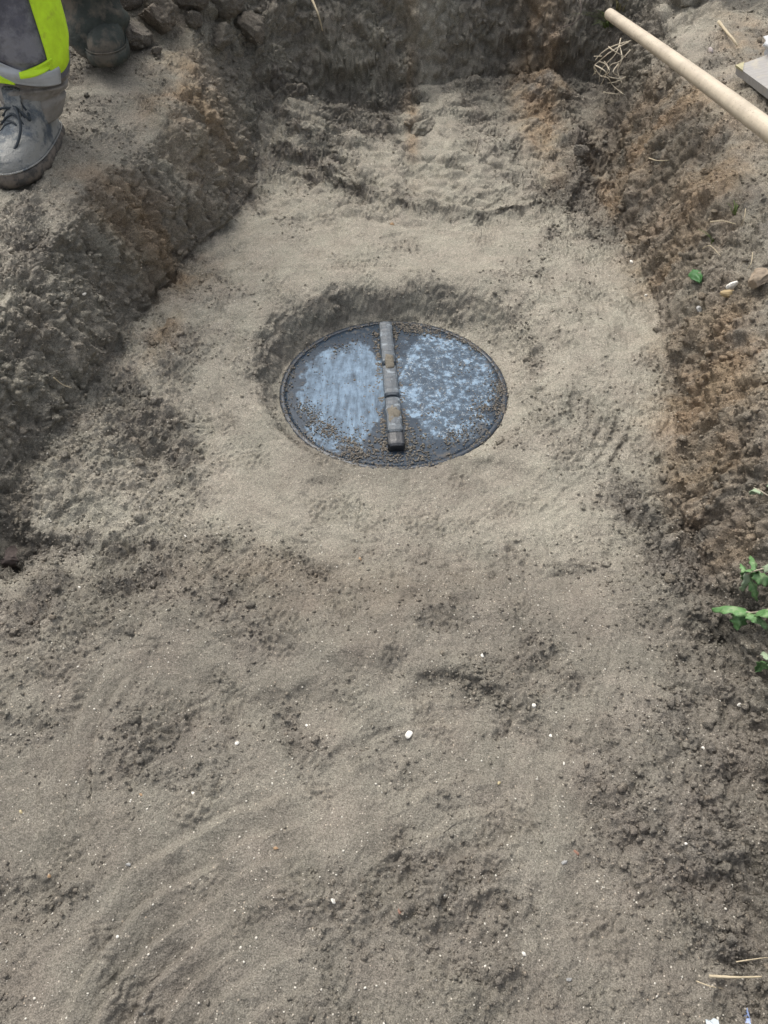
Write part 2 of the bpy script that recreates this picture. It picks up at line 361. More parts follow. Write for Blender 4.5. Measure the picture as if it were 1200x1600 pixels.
def soil_material(name):
    m, n, l, b = mat(name)
    tc = n.new('ShaderNodeTexCoord').outputs['Object']
    def att(a):
        o = n.new('ShaderNodeAttribute'); o.attribute_name = a; return o.outputs['Fac']
    sa, br, da, ro = att('sandy_lift'), att('brown'), att('damp'), att('rough')
    c = mix(n, l, sa, (.156, .144, .120), (.292, .276, .226))
    c = mix(n, l, math_(n, l, 'MULTIPLY', da, .55), c, (.175, .160, .145))
    rust = mix(n, l, noise(n, l, tc, 60, 4), (.23, .165, .105), (.37, .27, .16))
    c = mix(n, l, math_(n, l, 'MULTIPLY', br, .68), c, rust)
    mid = noise(n, l, tc, 14, 5, .65)
    c = mix(n, l, 1.0, c, ramp(n, l, mid, [(.25, .78), (.75, 1.2)]), 'MULTIPLY')
    hue = noise(n, l, tc, 9, 3)
    c = mix(n, l, ramp(n, l, hue, [(.35, 0.0), (.7, .35)]), c, mix(n, l, 1., c, (1.05, .93, .95), 'MULTIPLY'))
    g1 = noise(n, l, tc, 420, 2, .8); g2 = noise(n, l, tc, 190, 3, .7)
    c = mix(n, l, 1.0, c, ramp(n, l, g1, [(.28, .42), (.5, 1.0), (.72, 1.65)]), 'MULTIPLY')
    c = mix(n, l, 1.0, c, ramp(n, l, g2, [(.3, .8), (.7, 1.18)]), 'MULTIPLY')
    vo = n.new('ShaderNodeTexVoronoi'); vo.inputs['Scale'].default_value = 240; l.new(tc, vo.inputs['Vector'])
    sep = n.new('ShaderNodeSeparateColor'); l.new(vo.outputs['Color'], sep.inputs[0])
    pick = math_(n, l, 'MULTIPLY', math_(n, l, 'GREATER_THAN', sep.outputs[0], .962), math_(n, l, 'LESS_THAN', vo.outputs['Distance'], .34))
    gritc = mix(n, l, sep.outputs[1], (.62, .58, .50), (.42, .34, .26))
    c = mix(n, l, math_(n, l, 'MULTIPLY', pick, .8), c, gritc)
    l.new(c, b.inputs['Base Color']); b.inputs['Roughness'].default_value = .93; b.inputs['Specular IOR Level'].default_value = .25
    g3_ = noise(n, l, tc, 95, 5, .75)
    rb = n.new('ShaderNodeMath'); rb.operation = 'MULTIPLY_ADD'; l.new(ro, rb.inputs[0]); rb.inputs[1].default_value = .8; rb.inputs[2].default_value = .3
    p = bump(n, l, None, math_(n, l, 'MULTIPLY', g3_, rb.outputs[0]), .8, .0045)
    p = bump(n, l, None, g2, .9, .0026, p)
    bump(n, l, b, g1, .9, .0013, p)
    return m
SOIL = soil_material('soil')

def simple(name, col, rough=.7, var=.25, scale=40, bumpd=0., spec=.4, scale_b=120, stain=None):
    m, n, l, b = mat(name); tc = n.new('ShaderNodeTexCoord').outputs['Object']
    f = noise(n, l, tc, scale, 5, .65)
    c = mix(n, l, 1., tuple(col), ramp(n, l, f, [(.25, 1-var), (.75, 1+var)]), 'MULTIPLY')
    if stain:
        c = mix(n, l, ramp(n, l, noise(n, l, tc, stain[1], 6, .7), [(stain[2], 0.), (stain[2]+.12, stain[3])]), c, tuple(stain[0]))
    l.new(c, b.inputs['Base Color']); b.inputs['Roughness'].default_value = rough; b.inputs['Specular IOR Level'].default_value = spec
    if bumpd: bump(n, l, b, noise(n, l, tc, scale_b, 4, .7), .8, bumpd)
    return m

# ------------------------------------------------------------------ mesh helpers
def np_mesh(name, V, F, k):
    me = bpy.data.meshes.new(name)
    nf = len(F)
    me.vertices.add(len(V)); me.vertices.foreach_set('co', np.ascontiguousarray(V, np.float32).ravel())
    me.loops.add(nf*k); me.loops.foreach_set('vertex_index', np.ascontiguousarray(F, np.int32).ravel())
    me.polygons.add(nf); me.polygons.foreach_set('loop_start', np.arange(0, nf*k, k, dtype=np.int32))
    me.update(calc_edges=True); return me
def attr(me, name, vals):
    a = me.attributes.new(name, 'FLOAT', 'POINT'); a.data.foreach_set('value', np.ascontiguousarray(vals, np.float32))
def smooth(me): me.polygons.foreach_set('use_smooth', np.ones(len(me.polygons), bool))
def link(name, me, m, parent=None):
    o = bpy.data.objects.new(name, me); COL.objects.link(o)
    if m: me.materials.append(m)
    if parent: o.parent = parent
    return o
def tag(o, label=None, cat=None, group=None, kind=None):
    if label: o['label'] = label
    if cat: o['category'] = cat
    if group: o['group'] = group
    if kind: o['kind'] = kind
    return o
def empty(name, loc, rz=0):
    o = bpy.data.objects.new(name, None); COL.objects.link(o); o.location = loc; o.rotation_euler = (0, 0, rz); o.empty_display_size = .05
    return o
def mesh(name, V, F, m, parent=None, sm=True):
    me = bpy.data.meshes.new(name); me.from_pydata([tuple(v) for v in V], [], F); me.update()
    if sm: smooth(me)
    return link(name, me, m, parent)
class MB:
    def __init__(s): s.V = []; s.F = []
    def add(s, V, F):
        o = len(s.V); s.V += [tuple(v) for v in V]; s.F += [tuple(i+o for i in f) for f in F]; return s
    def loft(s, rings, caps=True, closed=True):
        n = len(rings[0]); V = [v for r in rings for v in r]; F = []
        for i in range(len(rings)-1):
            for j in range(n if closed else n-1):
                k = (j+1) % n; F.append((i*n+j, i*n+k, (i+1)*n+k, (i+1)*n+j))
        if caps: F.append(tuple(range(n))[::-1]); F.append(tuple(range((len(rings)-1)*n, len(rings)*n)))
        return s.add(V, F)
    def tube(s, pts, rad, n=8, flat=1.):
        pts = [Vector(p) for p in pts]; rings = []; ref = None
        for i, p in enumerate(pts):
            t = (pts[min(i+1, len(pts)-1)]-pts[max(i-1, 0)]).normalized()
            if ref is None: ref = Vector((0, 0, 1)) if abs(t.z) < .9 else Vector((1, 0, 0))
            a = t.cross(ref).normalized(); b = a.cross(t).normalized(); ref = b
            r = rad[i] if isinstance(rad, (list, tuple)) else rad
            rings.append([p+a*math.cos(q)*r+b*math.sin(q)*r*flat for q in [2*math.pi*j/n for j in range(n)]])
        return s.loft(rings)
    def build(s, name, m, parent=None, sm=True): return mesh(name, s.V, s.F, m, parent, sm)
def smooth_pts(pts, n=6):
    pts = [Vector(p) for p in pts]; out = []
    for i in range(len(pts)-1):
        p0 = pts[max(i-1, 0)]; p1 = pts[i]; p2 = pts[i+1]; p3 = pts[min(i+2, len(pts)-1)]
        for k in range(n):
            t = k/n; out.append(.5*((2*p1)+(p2-p0)*t+(2*p0-5*p1+4*p2-p3)*t*t+(3*p1-p0-3*p2+p3)*t**3))
    return out+[pts[-1]]

# ------------------------------------------------------------------ ground, split into trench floor and surrounding ground along shared vertices
V = np.stack([GX, GY, GZ], 1)
ii = np.arange(NY*NX, dtype=np.int32).reshape(NY, NX)
Q = np.stack([ii[:-1, :-1], ii[:-1, 1:], ii[1:, 1:], ii[1:, :-1]], -1).reshape(-1, 4)
qo = outside[Q].mean(1) > .0
def part_mesh(name, sel):
    q = Q[sel]; u, inv = np.unique(q, return_inverse=True)
    me = np_mesh(name, V[u], inv.reshape(-1, 4), 4); smooth(me)
    for a, f in (('sandy_lift', sandy_lift), ('brown', brown), ('damp', damp), ('rough', C)): attr(me, a, f[u])
    return link(name, me, SOIL)
tag(part_mesh('ground', qo), kind='structure', label='dark earth banks and cut walls around the trench')
tag(part_mesh('sand_floor', ~qo), kind='structure', label='raked grey sand on the trench floor')

gpx, gpy, gdep = pix(GX, GY, GZ)
inview = (gpx > -60) & (gpx < 1260) & (gpy > -60) & (gpy < 1660) & (gdep > 0)
vi = np.nonzero(inview)[0]
def at(px, py):
    """nearest visible ground vertex at a photo pixel -> position, normal"""
    d = np.maximum(np.abs(gpx[vi]-px), np.abs(gpy[vi]-py)); c = vi[d < 5]
    if len(c) == 0: c = vi[[np.argmin(d)]]
    md = gdep[c].min(); c = c[gdep[c] < md+.05]
    k = c[np.argmin((gpx[c]-px)**2+(gpy[c]-py)**2)]
    return Vector((float(GX[k]), float(GY[k]), float(GZ[k]))), Vector((float(Nx[k]), float(Ny[k]), float(Nz[k]))), k
def ground_z(x, y):
    d = (GX[vi]-x)**2+(GY[vi]-y)**2; return float(GZ[vi[np.argmin(d)]])

# ------------------------------------------------------------------ crumbs of soil lying on the surface
def ico(sub):
    import bmesh
    bm = bmesh.new(); bmesh.ops.create_icosphere(bm, subdivisions=sub, radius=1)
    v = np.array([x.co[:] for x in bm.verts], np.float32); f = np.array([[q.index for q in x.verts] for x in bm.faces], np.int32); bm.free(); return v, f
IC1, IC2 = ico(1), ico(2)
IC3 = ico(3)
def lumps(pos, size, kinds, seed=1, squash=.75, lump=.35):
    rng = np.random.default_rng(seed); bv, bf = kinds
    n = len(pos); k = len(bv)
    q = rng.normal(size=(n, 4)); q /= np.linalg.norm(q, axis=1)[:, None]; w, x, y, z = q.T
    R = np.stack([1-2*(y*y+z*z), 2*(x*y-z*w), 2*(x*z+y*w), 2*(x*y+z*w), 1-2*(x*x+z*z), 2*(y*z-x*w), 2*(x*z-y*w), 2*(y*z+x*w), 1-2*(x*x+y*y)], 1).reshape(n, 3, 3)
    sc = rng.uniform(.65, 1.15, (n, 1, 3))*size[:, None, None]
    base_ = bv[None]*(1+lump*(rng.random((n, k, 1))-.5)*1.2)
    vv = np.einsum('nij,nkj->nki', R, base_*sc); vv[:, :, 2] *= squash
    vv = vv+pos[:, None, :]
    ff = bf[None]+(np.arange(n)*k)[:, None, None]
    return vv.reshape(-1, 3), ff.reshape(-1, 3), k
area = np.zeros(NY*NX, np.float32)
dxg = np.gradient(XX, axis=1).ravel(); dyg = np.gradient(ys)
area = (np.abs(dxg)*np.repeat(dyg, NX)/np.maximum(Nz, .2)).astype(np.float32)
ok = inview & (pitd > LR+.01)
def scatter(name, n, smin, smax, pw, kinds, seed, label, sink=.2):
    w = area*ok*(1-.55*sst(.2, .45, slope))*np.clip(C-.12, 0, 1)**pw/np.maximum(gdep, .8)**.8; w = w/w.sum()
    rng = np.random.default_rng(seed)
    k = rng.choice(len(w), n, p=w.astype(np.float64)/w.astype(np.float64).sum())
    size = smin*(smax/smin)**(rng.random(n)**2.2)
    pos = V[k]+np.stack([Nx[k], Ny[k], Nz[k]], 1)*(size*(.5-sink))[:, None]
    pos[:, :2] += rng.normal(size=(n, 2))*.001
    vv, ff, kk = lumps(pos, size, kinds, seed, .8, .75)
    me = np_mesh(name, vv, ff, 3)
    for a, f in (('sandy_lift', sandy_lift), ('brown', brown), ('damp', damp*.8), ('rough', C)): attr(me, a, np.repeat(np.clip(f[k]+rng.normal(size=n)*.08, 0, 1), kk))
    return tag(link(name, me, SOIL), label=label, kind='stuff', cat='soil crumbs')
scatter('soil_crumbs', 60000, .0013, .0046, 1.1, IC1, 11, 'loose crumbs of dark soil lying over the banks and the broken ground', -.05)
scatter('soil_lumps', 1300, .005, .012, 2.2, IC2, 12, 'thumb sized lumps of soil strewn over the banks and rough patches', .15)

# ------------------------------------------------------------------ tank cover
def cover():
    root = empty('tank_cover', LID)
    tag(root, 'round dark plastic tank cover with chalky scuffs, sunk in a hollow in the sand', 'cover')
    m, n, l, b = mat('cover_plastic'); tc = n.new('ShaderNodeTexCoord').outputs['Object']
    sep = n.new('ShaderNodeSeparateXYZ'); l.new(tc, sep.inputs[0]); x, y_ = sep.outputs[0], sep.outputs[1]
    def ell(cx, cy, rx, ry):
        a = math_(n, l, 'POWER', math_(n, l, 'ABSOLUTE', math_(n, l, 'DIVIDE', math_(n, l, 'SUBTRACT', x, cx), rx), 0), 2)
        c = math_(n, l, 'POWER', math_(n, l, 'ABSOLUTE', math_(n, l, 'DIVIDE', math_(n, l, 'SUBTRACT', y_, cy), ry), 0), 2)
        return math_(n, l, 'SUBTRACT', 1, math_(n, l, 'SQRT', math_(n, l, 'ADD', a, c), 0))
    nA = noise(n, l, tc, 13, 6, .65)
    def patchm(cx, cy, rx, ry):
        v = math_(n, l, 'ADD', ell(cx, cy, rx, ry), math_(n, l, 'MULTIPLY', math_(n, l, 'SUBTRACT', nA, .5), 1.3))
        return ramp(n, l, v, [(.06, 0.), (.14, 1.)])
    left = patchm(-.132, -.02, .142, .24); right = patchm(.146, .03, .170, .25)
    streak = n.new('ShaderNodeMapping'); streak.inputs['Scale'].default_value = (1, .22, 1); streak.inputs['Rotation'].default_value = (0, 0, .15); l.new(tc, streak.inputs[0])
    st = noise(n, l, streak.outputs[0], 70, 5, .7)
    sp = noise(n, l, tc, 55, 6, .75); sp2 = noise(n, l, tc, 22, 5, .7)
    chalkL = math_(n, l, 'MULTIPLY', left, ramp(n, l, math_(n, l, 'ADD', math_(n, l, 'MULTIPLY', st, .6), math_(n, l, 'MULTIPLY', sp2, .5)), [(.40, .06), (.70, 1.)]))
    chalkR = math_(n, l, 'MULTIPLY', right, ramp(n, l, math_(n, l, 'ADD', math_(n, l, 'MULTIPLY', sp, .65), math_(n, l, 'MULTIPLY', sp2, .4)), [(.46, .08), (.54, .25), (.60, 1.)]))
    ch = math_(n, l, 'MAXIMUM', chalkL, chalkR)
    c = mix(n, l, ch, mix(n, l, nA, (.014, .026, .042), (.036, .054, .078)), (.22, .31, .41))
    edge = math_(n, l, 'MULTIPLY', math_(n, l, 'SUBTRACT', .42, ell(0, 0, .325, .325)), .20)
    mudm = ramp(n, l, math_(n, l, 'ADD', noise(n, l, tc, 24, 7, .75), edge), [(.60, 0.), (.68, .6)])
    fsp = ramp(n, l, noise(n, l, tc, 120, 5, .8), [(.58, 0.), (.64, .9)])
    c = mix(n, l, math_(n, l, 'MULTIPLY', fsp, math_(n, l, 'ADD', math_(n, l, 'MULTIPLY', right, .75), .08)), c, (.55, .60, .62))
    c = mix(n, l, mudm, c, (.13, .118, .10))
    l.new(c, b.inputs['Base Color'])
    rr = ramp(n, l, math_(n, l, 'MAXIMUM', ch, mudm), [(0., .34), (.5, .6)]); l.new(rr, b.inputs['Roughness'])
    b.inputs['Specular IOR Level'].default_value = .22
    bump(n, l, b, noise(n, l, tc, 90, 5, .7), .35, .002)
    nseg = 96
    def ring(r, z, wobble=0): return [(r*math.cos(a), r*math.sin(a), z) for a in [2*math.pi*i/nseg for i in range(nseg)]]
    pl = MB(); R = LR-.016
    # gently domed plate, dense enough for slight warps
    rings = [ring(R*q, .0015+.004*(1-q*q)) for q in (1, .97, .9, .75, .6, .45, .3, .15, .02)]
    pl.loft([ring(R, -.02)]+rings); pl.build('cover_plate', m, root)
    mr = simple('rim_plastic', (.024, .034, .048), .35, .4, 30, .001, .5, stain=((.12, .108, .09), 25, .62, .7))
    rb = MB(); prof = [(LR-.0165, -.02), (LR-.0165, .0030), (LR-.012, .0040), (LR-.004, .0040), (LR-.001, .001), (LR-.001, -.004), (LR+.001, -.005), (LR+.005, -.006), (LR+.006, -.02)]
    rr_ = [ring(r, z) for r, z in prof]; rb.loft(rr_, caps=False); rb.build('rim', mr, root)
    # bar handle across the cover
    m2 = simple('bar_plastic', (.075, .090, .105), .45, .35, 50, .0015, .5, stain=((.30, .35, .39), 38, .54, .7))
    m3 = simple('bar_mud', (.165, .150, .122), .9, .3, 60, .003, .2)
    m4 = simple('bar_dark', (.02, .023, .028), .35, .4, 40, .001, .6)
    A = P(602, 500, LID.z+.03)-LID; B = P(620, 694, LID.z+.03)-LID; A.z = B.z = 0
    d = (B-A).normalized(); s = Vector((-d.y, d.x, 0)); L = (B-A).length
    def box(mb, t0, t1, w, z0, z1, off=0, jit=0, bev=.007):
        prof = [(-w/2, z0), (-w/2, z1-bev), (-w/2+bev*.3, z1-bev*.3), (-w/2+bev, z1), (0, z1+.001), (w/2-bev, z1), (w/2-bev*.3, z1-bev*.3), (w/2, z1-bev), (w/2, z0)]
        k = max(2, int((t1-t0)/.006)); rings = []
        for i in range(k+1):
            t = t0+(t1-t0)*i/k; en = 1-.25*(i in (0, k)); rnd = random.uniform(-jit, jit)
            rings.append([A+d*t+s*(a*en+off+rnd*.3)+Vector((0, 0, zz if zz < z1-bev*1.5 else zz-(.003 if i in (0, k) else 0)+rnd)) for a, zz in prof])
        mb.loft(rings)
    sp_ = MB()
    for t0, t1 in ((0, .43*L), (.43*L+.001, L*.985)): pass
    hb = MB(); box(hb, 0, L, .034, .002, .016, jit=.0004); h = hb.build('handle_bar', m2, root, sm=False)
    for (t0, t1, w, z) in ((0, .37*L, .040, .027), (.385*L, .625*L, .042, .026), (.645*L, .90*L, .042, .027)):
        q = MB(); box(q, t0, t1, w, .012, z, jit=.0006); q.build('bar_segment', m2, h, sm=False)
    q = MB(); box(q, .905*L, L, .045, .004, .028, jit=.0006); q.build('end_cap', m4, h, sm=False)
    tag(h.children[-1], 'wet black cap at the near end')
    for (t0, t1, w, z) in ((.31*L, .42*L, .03, .030), (.70*L, .84*L, .035, .0295)):
        q = MB(); q.loft([[A+d*(t0+(t1-t0)*i/10)+s*(w/2*math.cos(a))*math.sqrt(max(.03, 1-((i-5)/5.2)**2))+Vector((0, 0, .024+(z-.024)*1.3*max(0, math.sin(a))*math.sqrt(max(.03, 1-((i-5)/5.2)**2))+random.uniform(-.001, .001))) for a in [2*math.pi*j/12 for j in range(12)]] for i in range(11)])
        q.V = [tuple(Vector(v)+Vector((.010*float(perlin(v[0], v[1], 0, 60, 81)), .014*float(perlin(v[0], v[1], 0, 45, 82)), .003*float(perlin(v[0], v[1], v[2], 150, 83))))) for v in q.V]
        q.build('mud_smear', m3, h)
    return root, A, d, s, L
root_c, barA, barD, barS, barL = cover()
# crumbs on the cover: gathered along the rim, beside the bar, scattered elsewhere
def cover_crumbs():
    rng = np.random.default_rng(5); pts = []
    def addp(r, a, spread, n, s0=.0012, s1=.0040):
        n = int(n*1.5*rng.uniform(.1, 1.6)**1.5)
        x = r*math.cos(math.radians(a)); y = r*math.sin(math.radians(a))
        for _ in range(n):
            dx, dy = rng.normal(size=2)*spread
            if math.hypot(x+dx, y+dy) < LR+.012: pts.append((x+dx, y+dy, s0*(s1/s0)**(rng.random()**2.4)))
    for a in range(198, 248, 3): addp(.256, a, .017, 26)
    for a in range(246, 292, 3): addp(.275, a, .016, 36)
    for a in range(272, 284, 3): addp(.215, a, .022, 30)
    for a in range(305, 352, 3): addp(.258, a, .018, 30)
    for a in range(340, 375, 3): addp(.298, a, .012, 24)
    for a in range(55, 92, 3): addp(.286, a, .014, 34)
    for a in range(30, 58, 3): addp(.304, a, .008, 14)
    for a in range(100, 136, 3): addp(.235, a, .016, 14)
    for a in range(140, 200, 4): addp(.298, a, .010, 6)
    for a in range(0, 360, 2): addp(.311, a, .006, 5, .0015, .004)
    for _ in range(10):
        addp(rng.uniform(.05, .25), rng.uniform(160, 260), .016, 26, .0015, .0045)
        addp(rng.uniform(.05, .25), rng.uniform(-90, 60), .015, 14, .0015, .004)
    for i in range(60):
        t = rng.random()*barL
        for sg in (-1, 1):
            if rng.random() < .6:
                q = barA+barD*t+barS*sg*rng.uniform(.022, .034); 
                for _ in range(7): pts.append((q.x+rng.normal()*.005, q.y+rng.normal()*.008, rng.uniform(.0015, .0048)))
    for i in range(260):
        q = barA+barD*barL*(1-abs(rng.normal())*.12)+barS*rng.normal()*.03; pts.append((q.x, q.y, rng.uniform(.0015, .006)))
    for i in range(900):
        r = LR*.95*math.sqrt(rng.random()); a = rng.random()*6.28; pts.append((r*math.cos(a), r*math.sin(a), rng.uniform(.0008, .0022)))
    a = np.array(pts); r = np.hypot(a[:, 0], a[:, 1]); a = a[r < LR+.01]
    # keep the bar itself mostly clean
    dd = np.abs((a[:, 0]-barA.x)*barS.x+(a[:, 1]-barA.y)*barS.y); al = (a[:, 0]-barA.x)*barD.x+(a[:, 1]-barA.y)*barD.y; a = a[(dd > .021) | (al < -.004) | (al > barL+.002)]
    pos = np.stack([a[:, 0]+LID.x, a[:, 1]+LID.y, LID.z+.004+a[:, 2]*.12], 1)
    vv, ff, kk = lumps(pos, a[:, 2], IC1, 6, .6, .5)
    me = np_mesh('sand_clumps', vv, ff, 3); nn = len(vv)
    attr(me, 'sandy_lift', np.full(nn, .22)); attr(me, 'brown', np.full(nn, 0)); attr(me, 'damp', np.full(nn, .5)); attr(me, 'rough', np.full(nn, .3))
    tag(link('sand_clumps', me, SOIL), 'wet clumps of sand stuck along the edge and bar of the round cover', 'sand clumps', kind='stuff')
cover_crumbs()

# ------------------------------------------------------------------ stones and pebbles
WHITE = simple('white_stone', (.70, .68, .62), .7, .25, 200, .0005); ORANGE = simple('orange_stone', (.36, .24, .14), .8, .25, 150, .0005)
RED = simple('red_stone', (.26, .15, .11), .85, .25, 150, .0005); YEL = simple('yellow_stone', (.45, .38, .23), .8, .2, 150, .0005)
GREY = simple('grey_stone', (.30, .30, .29), .6, .3, 150, .0006); DARK = simple('dark_stone', (.13, .105, .095), .9, .35, 60, .003)
def stone(name, px, py, wpx, m, label, cat='pebble', group=None, squash=.7, asp=1.3, rot=None, sink=.25, sub=IC2):
    p, nrm, k = at(px, py); r = wpx/2*gdep[k]/FPX
    rng = np.random.default_rng(int(px*7+py)); v, f = sub; v = v.copy()
    d = rng.normal(size=(9, 3)); d /= np.linalg.norm(d, axis=1)[:, None]
    for q in d: # chip flat facets
        h = rng.uniform(.5, .82); s_ = v@q; v = v-np.maximum(s_-h, 0)[:, None]*q
    v *= 1+.05*rng.normal(size=(len(v), 1))
    v *= np.array([r*1.15, r*1.15/asp, r*squash])
    a = rng.uniform(0, 3.1) if rot is None else math.radians(rot)
    o = mesh(name, v.tolist(), f.tolist(), m, sm=False); o.location = p+nrm*(r*squash*(1-2*sink)*.8); o.rotation_euler = (rng.uniform(-.2, .2), rng.uniform(-.2, .2), a)
    return tag(o, label, cat, group)
PEB = [
    (638, 1147, 12, WHITE, 'largest white pebble, lying alone in the middle of the sand below the round cover'),
    (432, 1327, 9, ORANGE, 'small orange pebble pressed in the sand left of the middle, low in the trench'),
    (77, 1370, 8, ORANGE, 'small orange pebble near the left edge of the foreground sand'),
    (519, 1408, 10, WHITE, 'oblong white pebble in a rough patch low in the foreground'),
    (695, 1400, 9, WHITE, 'small square white chip right of centre low in the foreground'),
    (625, 1425, 9, RED, 'brick red chip between two white pebbles low in the foreground'),
    (900, 1331, 9, RED, 'reddish pebble just above a round grey one on the right of the foreground'),
    (882, 1347, 11, GREY, 'round grey pebble just below a reddish one on the right of the foreground'),
    (818, 1491, 9, WHITE, 'slanting white chip close to the bottom, right of the middle'),
    (303, 1239, 8, WHITE, 'white pebble on smooth sand in the left half of the foreground'),
    (880, 1192, 6, WHITE, 'white pebble alone on smooth sand at the right of the foreground'),
    (834, 1101, 8, WHITE, 'white pebble beside the dark crumbly furrow at right'),
    (753, 1023, 8, WHITE, 'white pebble in the dark crumbly soil right of the middle'),
    (184, 1465, 7, WHITE, 'white pebble on the raked ripples at bottom left'),
    (200, 1350, 9, GREY, 'pale grey pebble on the sand at lower left'),
    (1155, 1102, 8, WHITE, 'rounded white pebble on the dark soil near the right edge'),
    (1097, 1170, 8, WHITE, 'white pebble on the sand well below the green leaves at right'),
    (780, 1223, 8, YEL, 'pale yellow pebble on smooth sand right of the large white one'),
    (562, 873, 7, ORANGE, 'faint orange pebble in the sand just below the round cover'),
    (987, 411, 9, WHITE, 'white pebble at the upper right edge of the sand under the bank'),
    (1009, 461, 6, WHITE, 'thin white chip where the sand meets the right bank'),
    (130, 460, 6, WHITE, 'white pebble on the loose soil of the left bank'),
    (613, 350, 8, ORANGE, 'faint orange pebble on the sand behind the round cover'),
    (480, 1133, 6, WHITE, 'white pebble left of the largest white one'),
    (370, 1162, 7, WHITE, 'pale pebble in the left part of the sand between two rough bands'),
    (124, 918, 6, WHITE, 'white chip in the rough soil at the left'),
    (290, 838, 6, WHITE, 'white chip on the crumbly soil left of and below the round cover'),
    (1071, 1319, 6, WHITE, 'white pebble near the dark crumbly strip at lower right'),
    (890, 1529, 9, GREY, 'half buried grey pebble close to the bottom right'),
    (220, 1242, 7, ORANGE, 'faint orange pebble beside a dark crumbly patch at left'),
    (32, 1269, 7, YEL, 'yellowish pebble at the far left of the foreground'),
    (1182, 930, 3, WHITE, 'tiny white speck of stone behind the green weed'),
    (860, 1150, 6, WHITE, 'small white pebble just under the dark furrow at right')]
for i, (px, py, w, m, lab) in enumerate(PEB): stone('pebble', px, py, w*1.05, m, lab, asp=random.uniform(1.1, 1.8), sink=.34, sub=IC1 if i % 3 else IC2)
stone('stone', 1143, 461, 34, simple('ochre_stone', (.38, .29, .16), .7, .3, 90, .001), 'flat ochre stone on the right bank beside a white shard', 'stone', asp=1.7, rot=-8, squash=.45)
stone('stone', 1147, 447, 24, WHITE, 'white shard leaning over the ochre stone on the right bank', 'stone', asp=2.2, rot=25)
stone('stone', 1187, 440, 42, simple('tan_stone', (.26, .21, .155), .85, .25, 60, .002), 'buried tan stone at the right edge above the ochre one', 'stone', asp=1.3, rot=70, sub=IC3)
stone('stone', 1094, 484, 15, GREY, 'smooth round grey stone in the right bank', 'stone', asp=1.15)
stone('stone', 18, 872, 44, DARK, 'dark reddish stone bedded in the soil at the left edge', 'stone', asp=1.6, rot=60, sub=IC3, sink=.6)
stone('stone', 1165, 122, 8, WHITE, 'white pebble lying in front of the grey slab', 'stone')
stone('stone', 1111, 80, 12, simple('pale_chip', (.5, .44, .42), .8, .3, 90, .001), 'pale pinkish chip on the ground between pole and slab', 'stone', asp=1.5)
# grit too small to count
def grit():
    rng = np.random.default_rng(21); w = area*ok*(outside < .05)/np.maximum(gdep, .8)**1.0
    w = w*(.3+sst(2.2, 1.0, Y)); w = w.astype(np.float64)/w.sum()
    k = rng.choice(len(w), 2400, p=w); size = .0008*(3.1)**(rng.random(2400)**2.2)
    vv, ff, kk = lumps(V[k]+np.stack([Nx[k], Ny[k], Nz[k]], 1)*(size*.3)[:, None], size, IC1, 22, .8)
    tag(link('grit', np_mesh('grit', vv, ff, 3), simple('grit_white', (.60, .57, .50), .6, .3, 300)), 'fine pale grit sprinkled through the grey sand', 'grit', kind='stuff')
grit()

# ------------------------------------------------------------------ clods of earth
def clod(px, py, wpx, label, asp=1.3, rot=None, squash=.75, flats=6, tone=(.05, 0., .35), sink=.15, seed=None, chip=(.5, .85)):
    p, nrm, k = at(px, py); r = wpx/2*gdep[k]/FPX
    rng = np.random.default_rng(seed or int(px*3+py)); v, f = ico(5); v = v.copy()
    d = rng.normal(size=(flats, 3)); d /= np.linalg.norm(d, axis=1)[:, None]
    for q in d:
        h = rng.uniform(*chip); v = v-np.maximum(v@q-h, 0)[:, None]*q*.92
    nrm_ = v/np.linalg.norm(v, axis=1)[:, None]; s = rng.uniform(0, 50)
    dd = .10*billow(v[:, 0]+s, v[:, 1], v[:, 2], 2.1, 3)+.06*billow(v[:, 0]+s, v[:, 1], v[:, 2], 5, 4)+.035*billow(v[:, 0]+s, v[:, 1], v[:, 2], 11, 5)
    v = v+nrm_*dd[:, None]; v = v*np.array([r*1.1, r*1.1/asp, r*squash])
    me = np_mesh('soil_clod', v, f, 3); smooth(me)
    attr(me, 'rough', np.full(len(v), .7))
    for a, t in zip(('sandy_lift', 'brown', 'damp'), tone): attr(me, a, np.full(len(v), t))
    o = link('soil_clod', me, SOIL); o.location = p+Vector((0, 0, r*squash*(1-2*sink))); o.rotation_euler = (rng.uniform(-.35, .35), rng.uniform(-.35, .35), rng.uniform(0, 3) if rot is None else math.radians(rot))
    return tag(o, label, 'clod')
clod(212, 72, 56, 'dark clod of earth touching the rear boot', 1.1)
clod(252, 45, 66, 'largest clod, slab-like with one smooth face, behind the person', 1.3, rot=-30, tone=(.1, .15, .3))
clod(298, 12, 60, 'wedge shaped clod at the top edge behind the largest clod', 1.7, rot=-20)
clod(205, 12, 40, 'rounded clod at the top edge beside the rear trouser leg', 1.1)
clod(345, 72, 48, 'clod with a smooth spade-cut face at the corner of the left bank', 1.2, rot=-40, tone=(.3, 0, .1), flats=8, chip=(.35, .7))
clod(392, 60, 56, 'clod overhanging a black hollow in the back wall', 1.2, tone=(.1, .1, .3))
clod(352, 20, 58, 'broad crumbly clod at the top edge left of the back wall', 1.4)
clod(246, 85, 16, 'fist sized clod in front of the largest clod', 1.1)
clod(305, 40, 30, 'small rounded clod right of the largest clod', 1.1)
clod(660, 196, 50, 'crumbly clod on top of the heap at the back of the floor', 1.5, tone=(.9, 0, 0), sink=.62)
clod(906, 243, 26, 'clod left of the spade-cut hollow under the right bank', 1.2)
clod(1045, 905, 22, 'pale brown clod in the crumbly soil left of the green leaves', 1.2, tone=(.3, .2, 0))

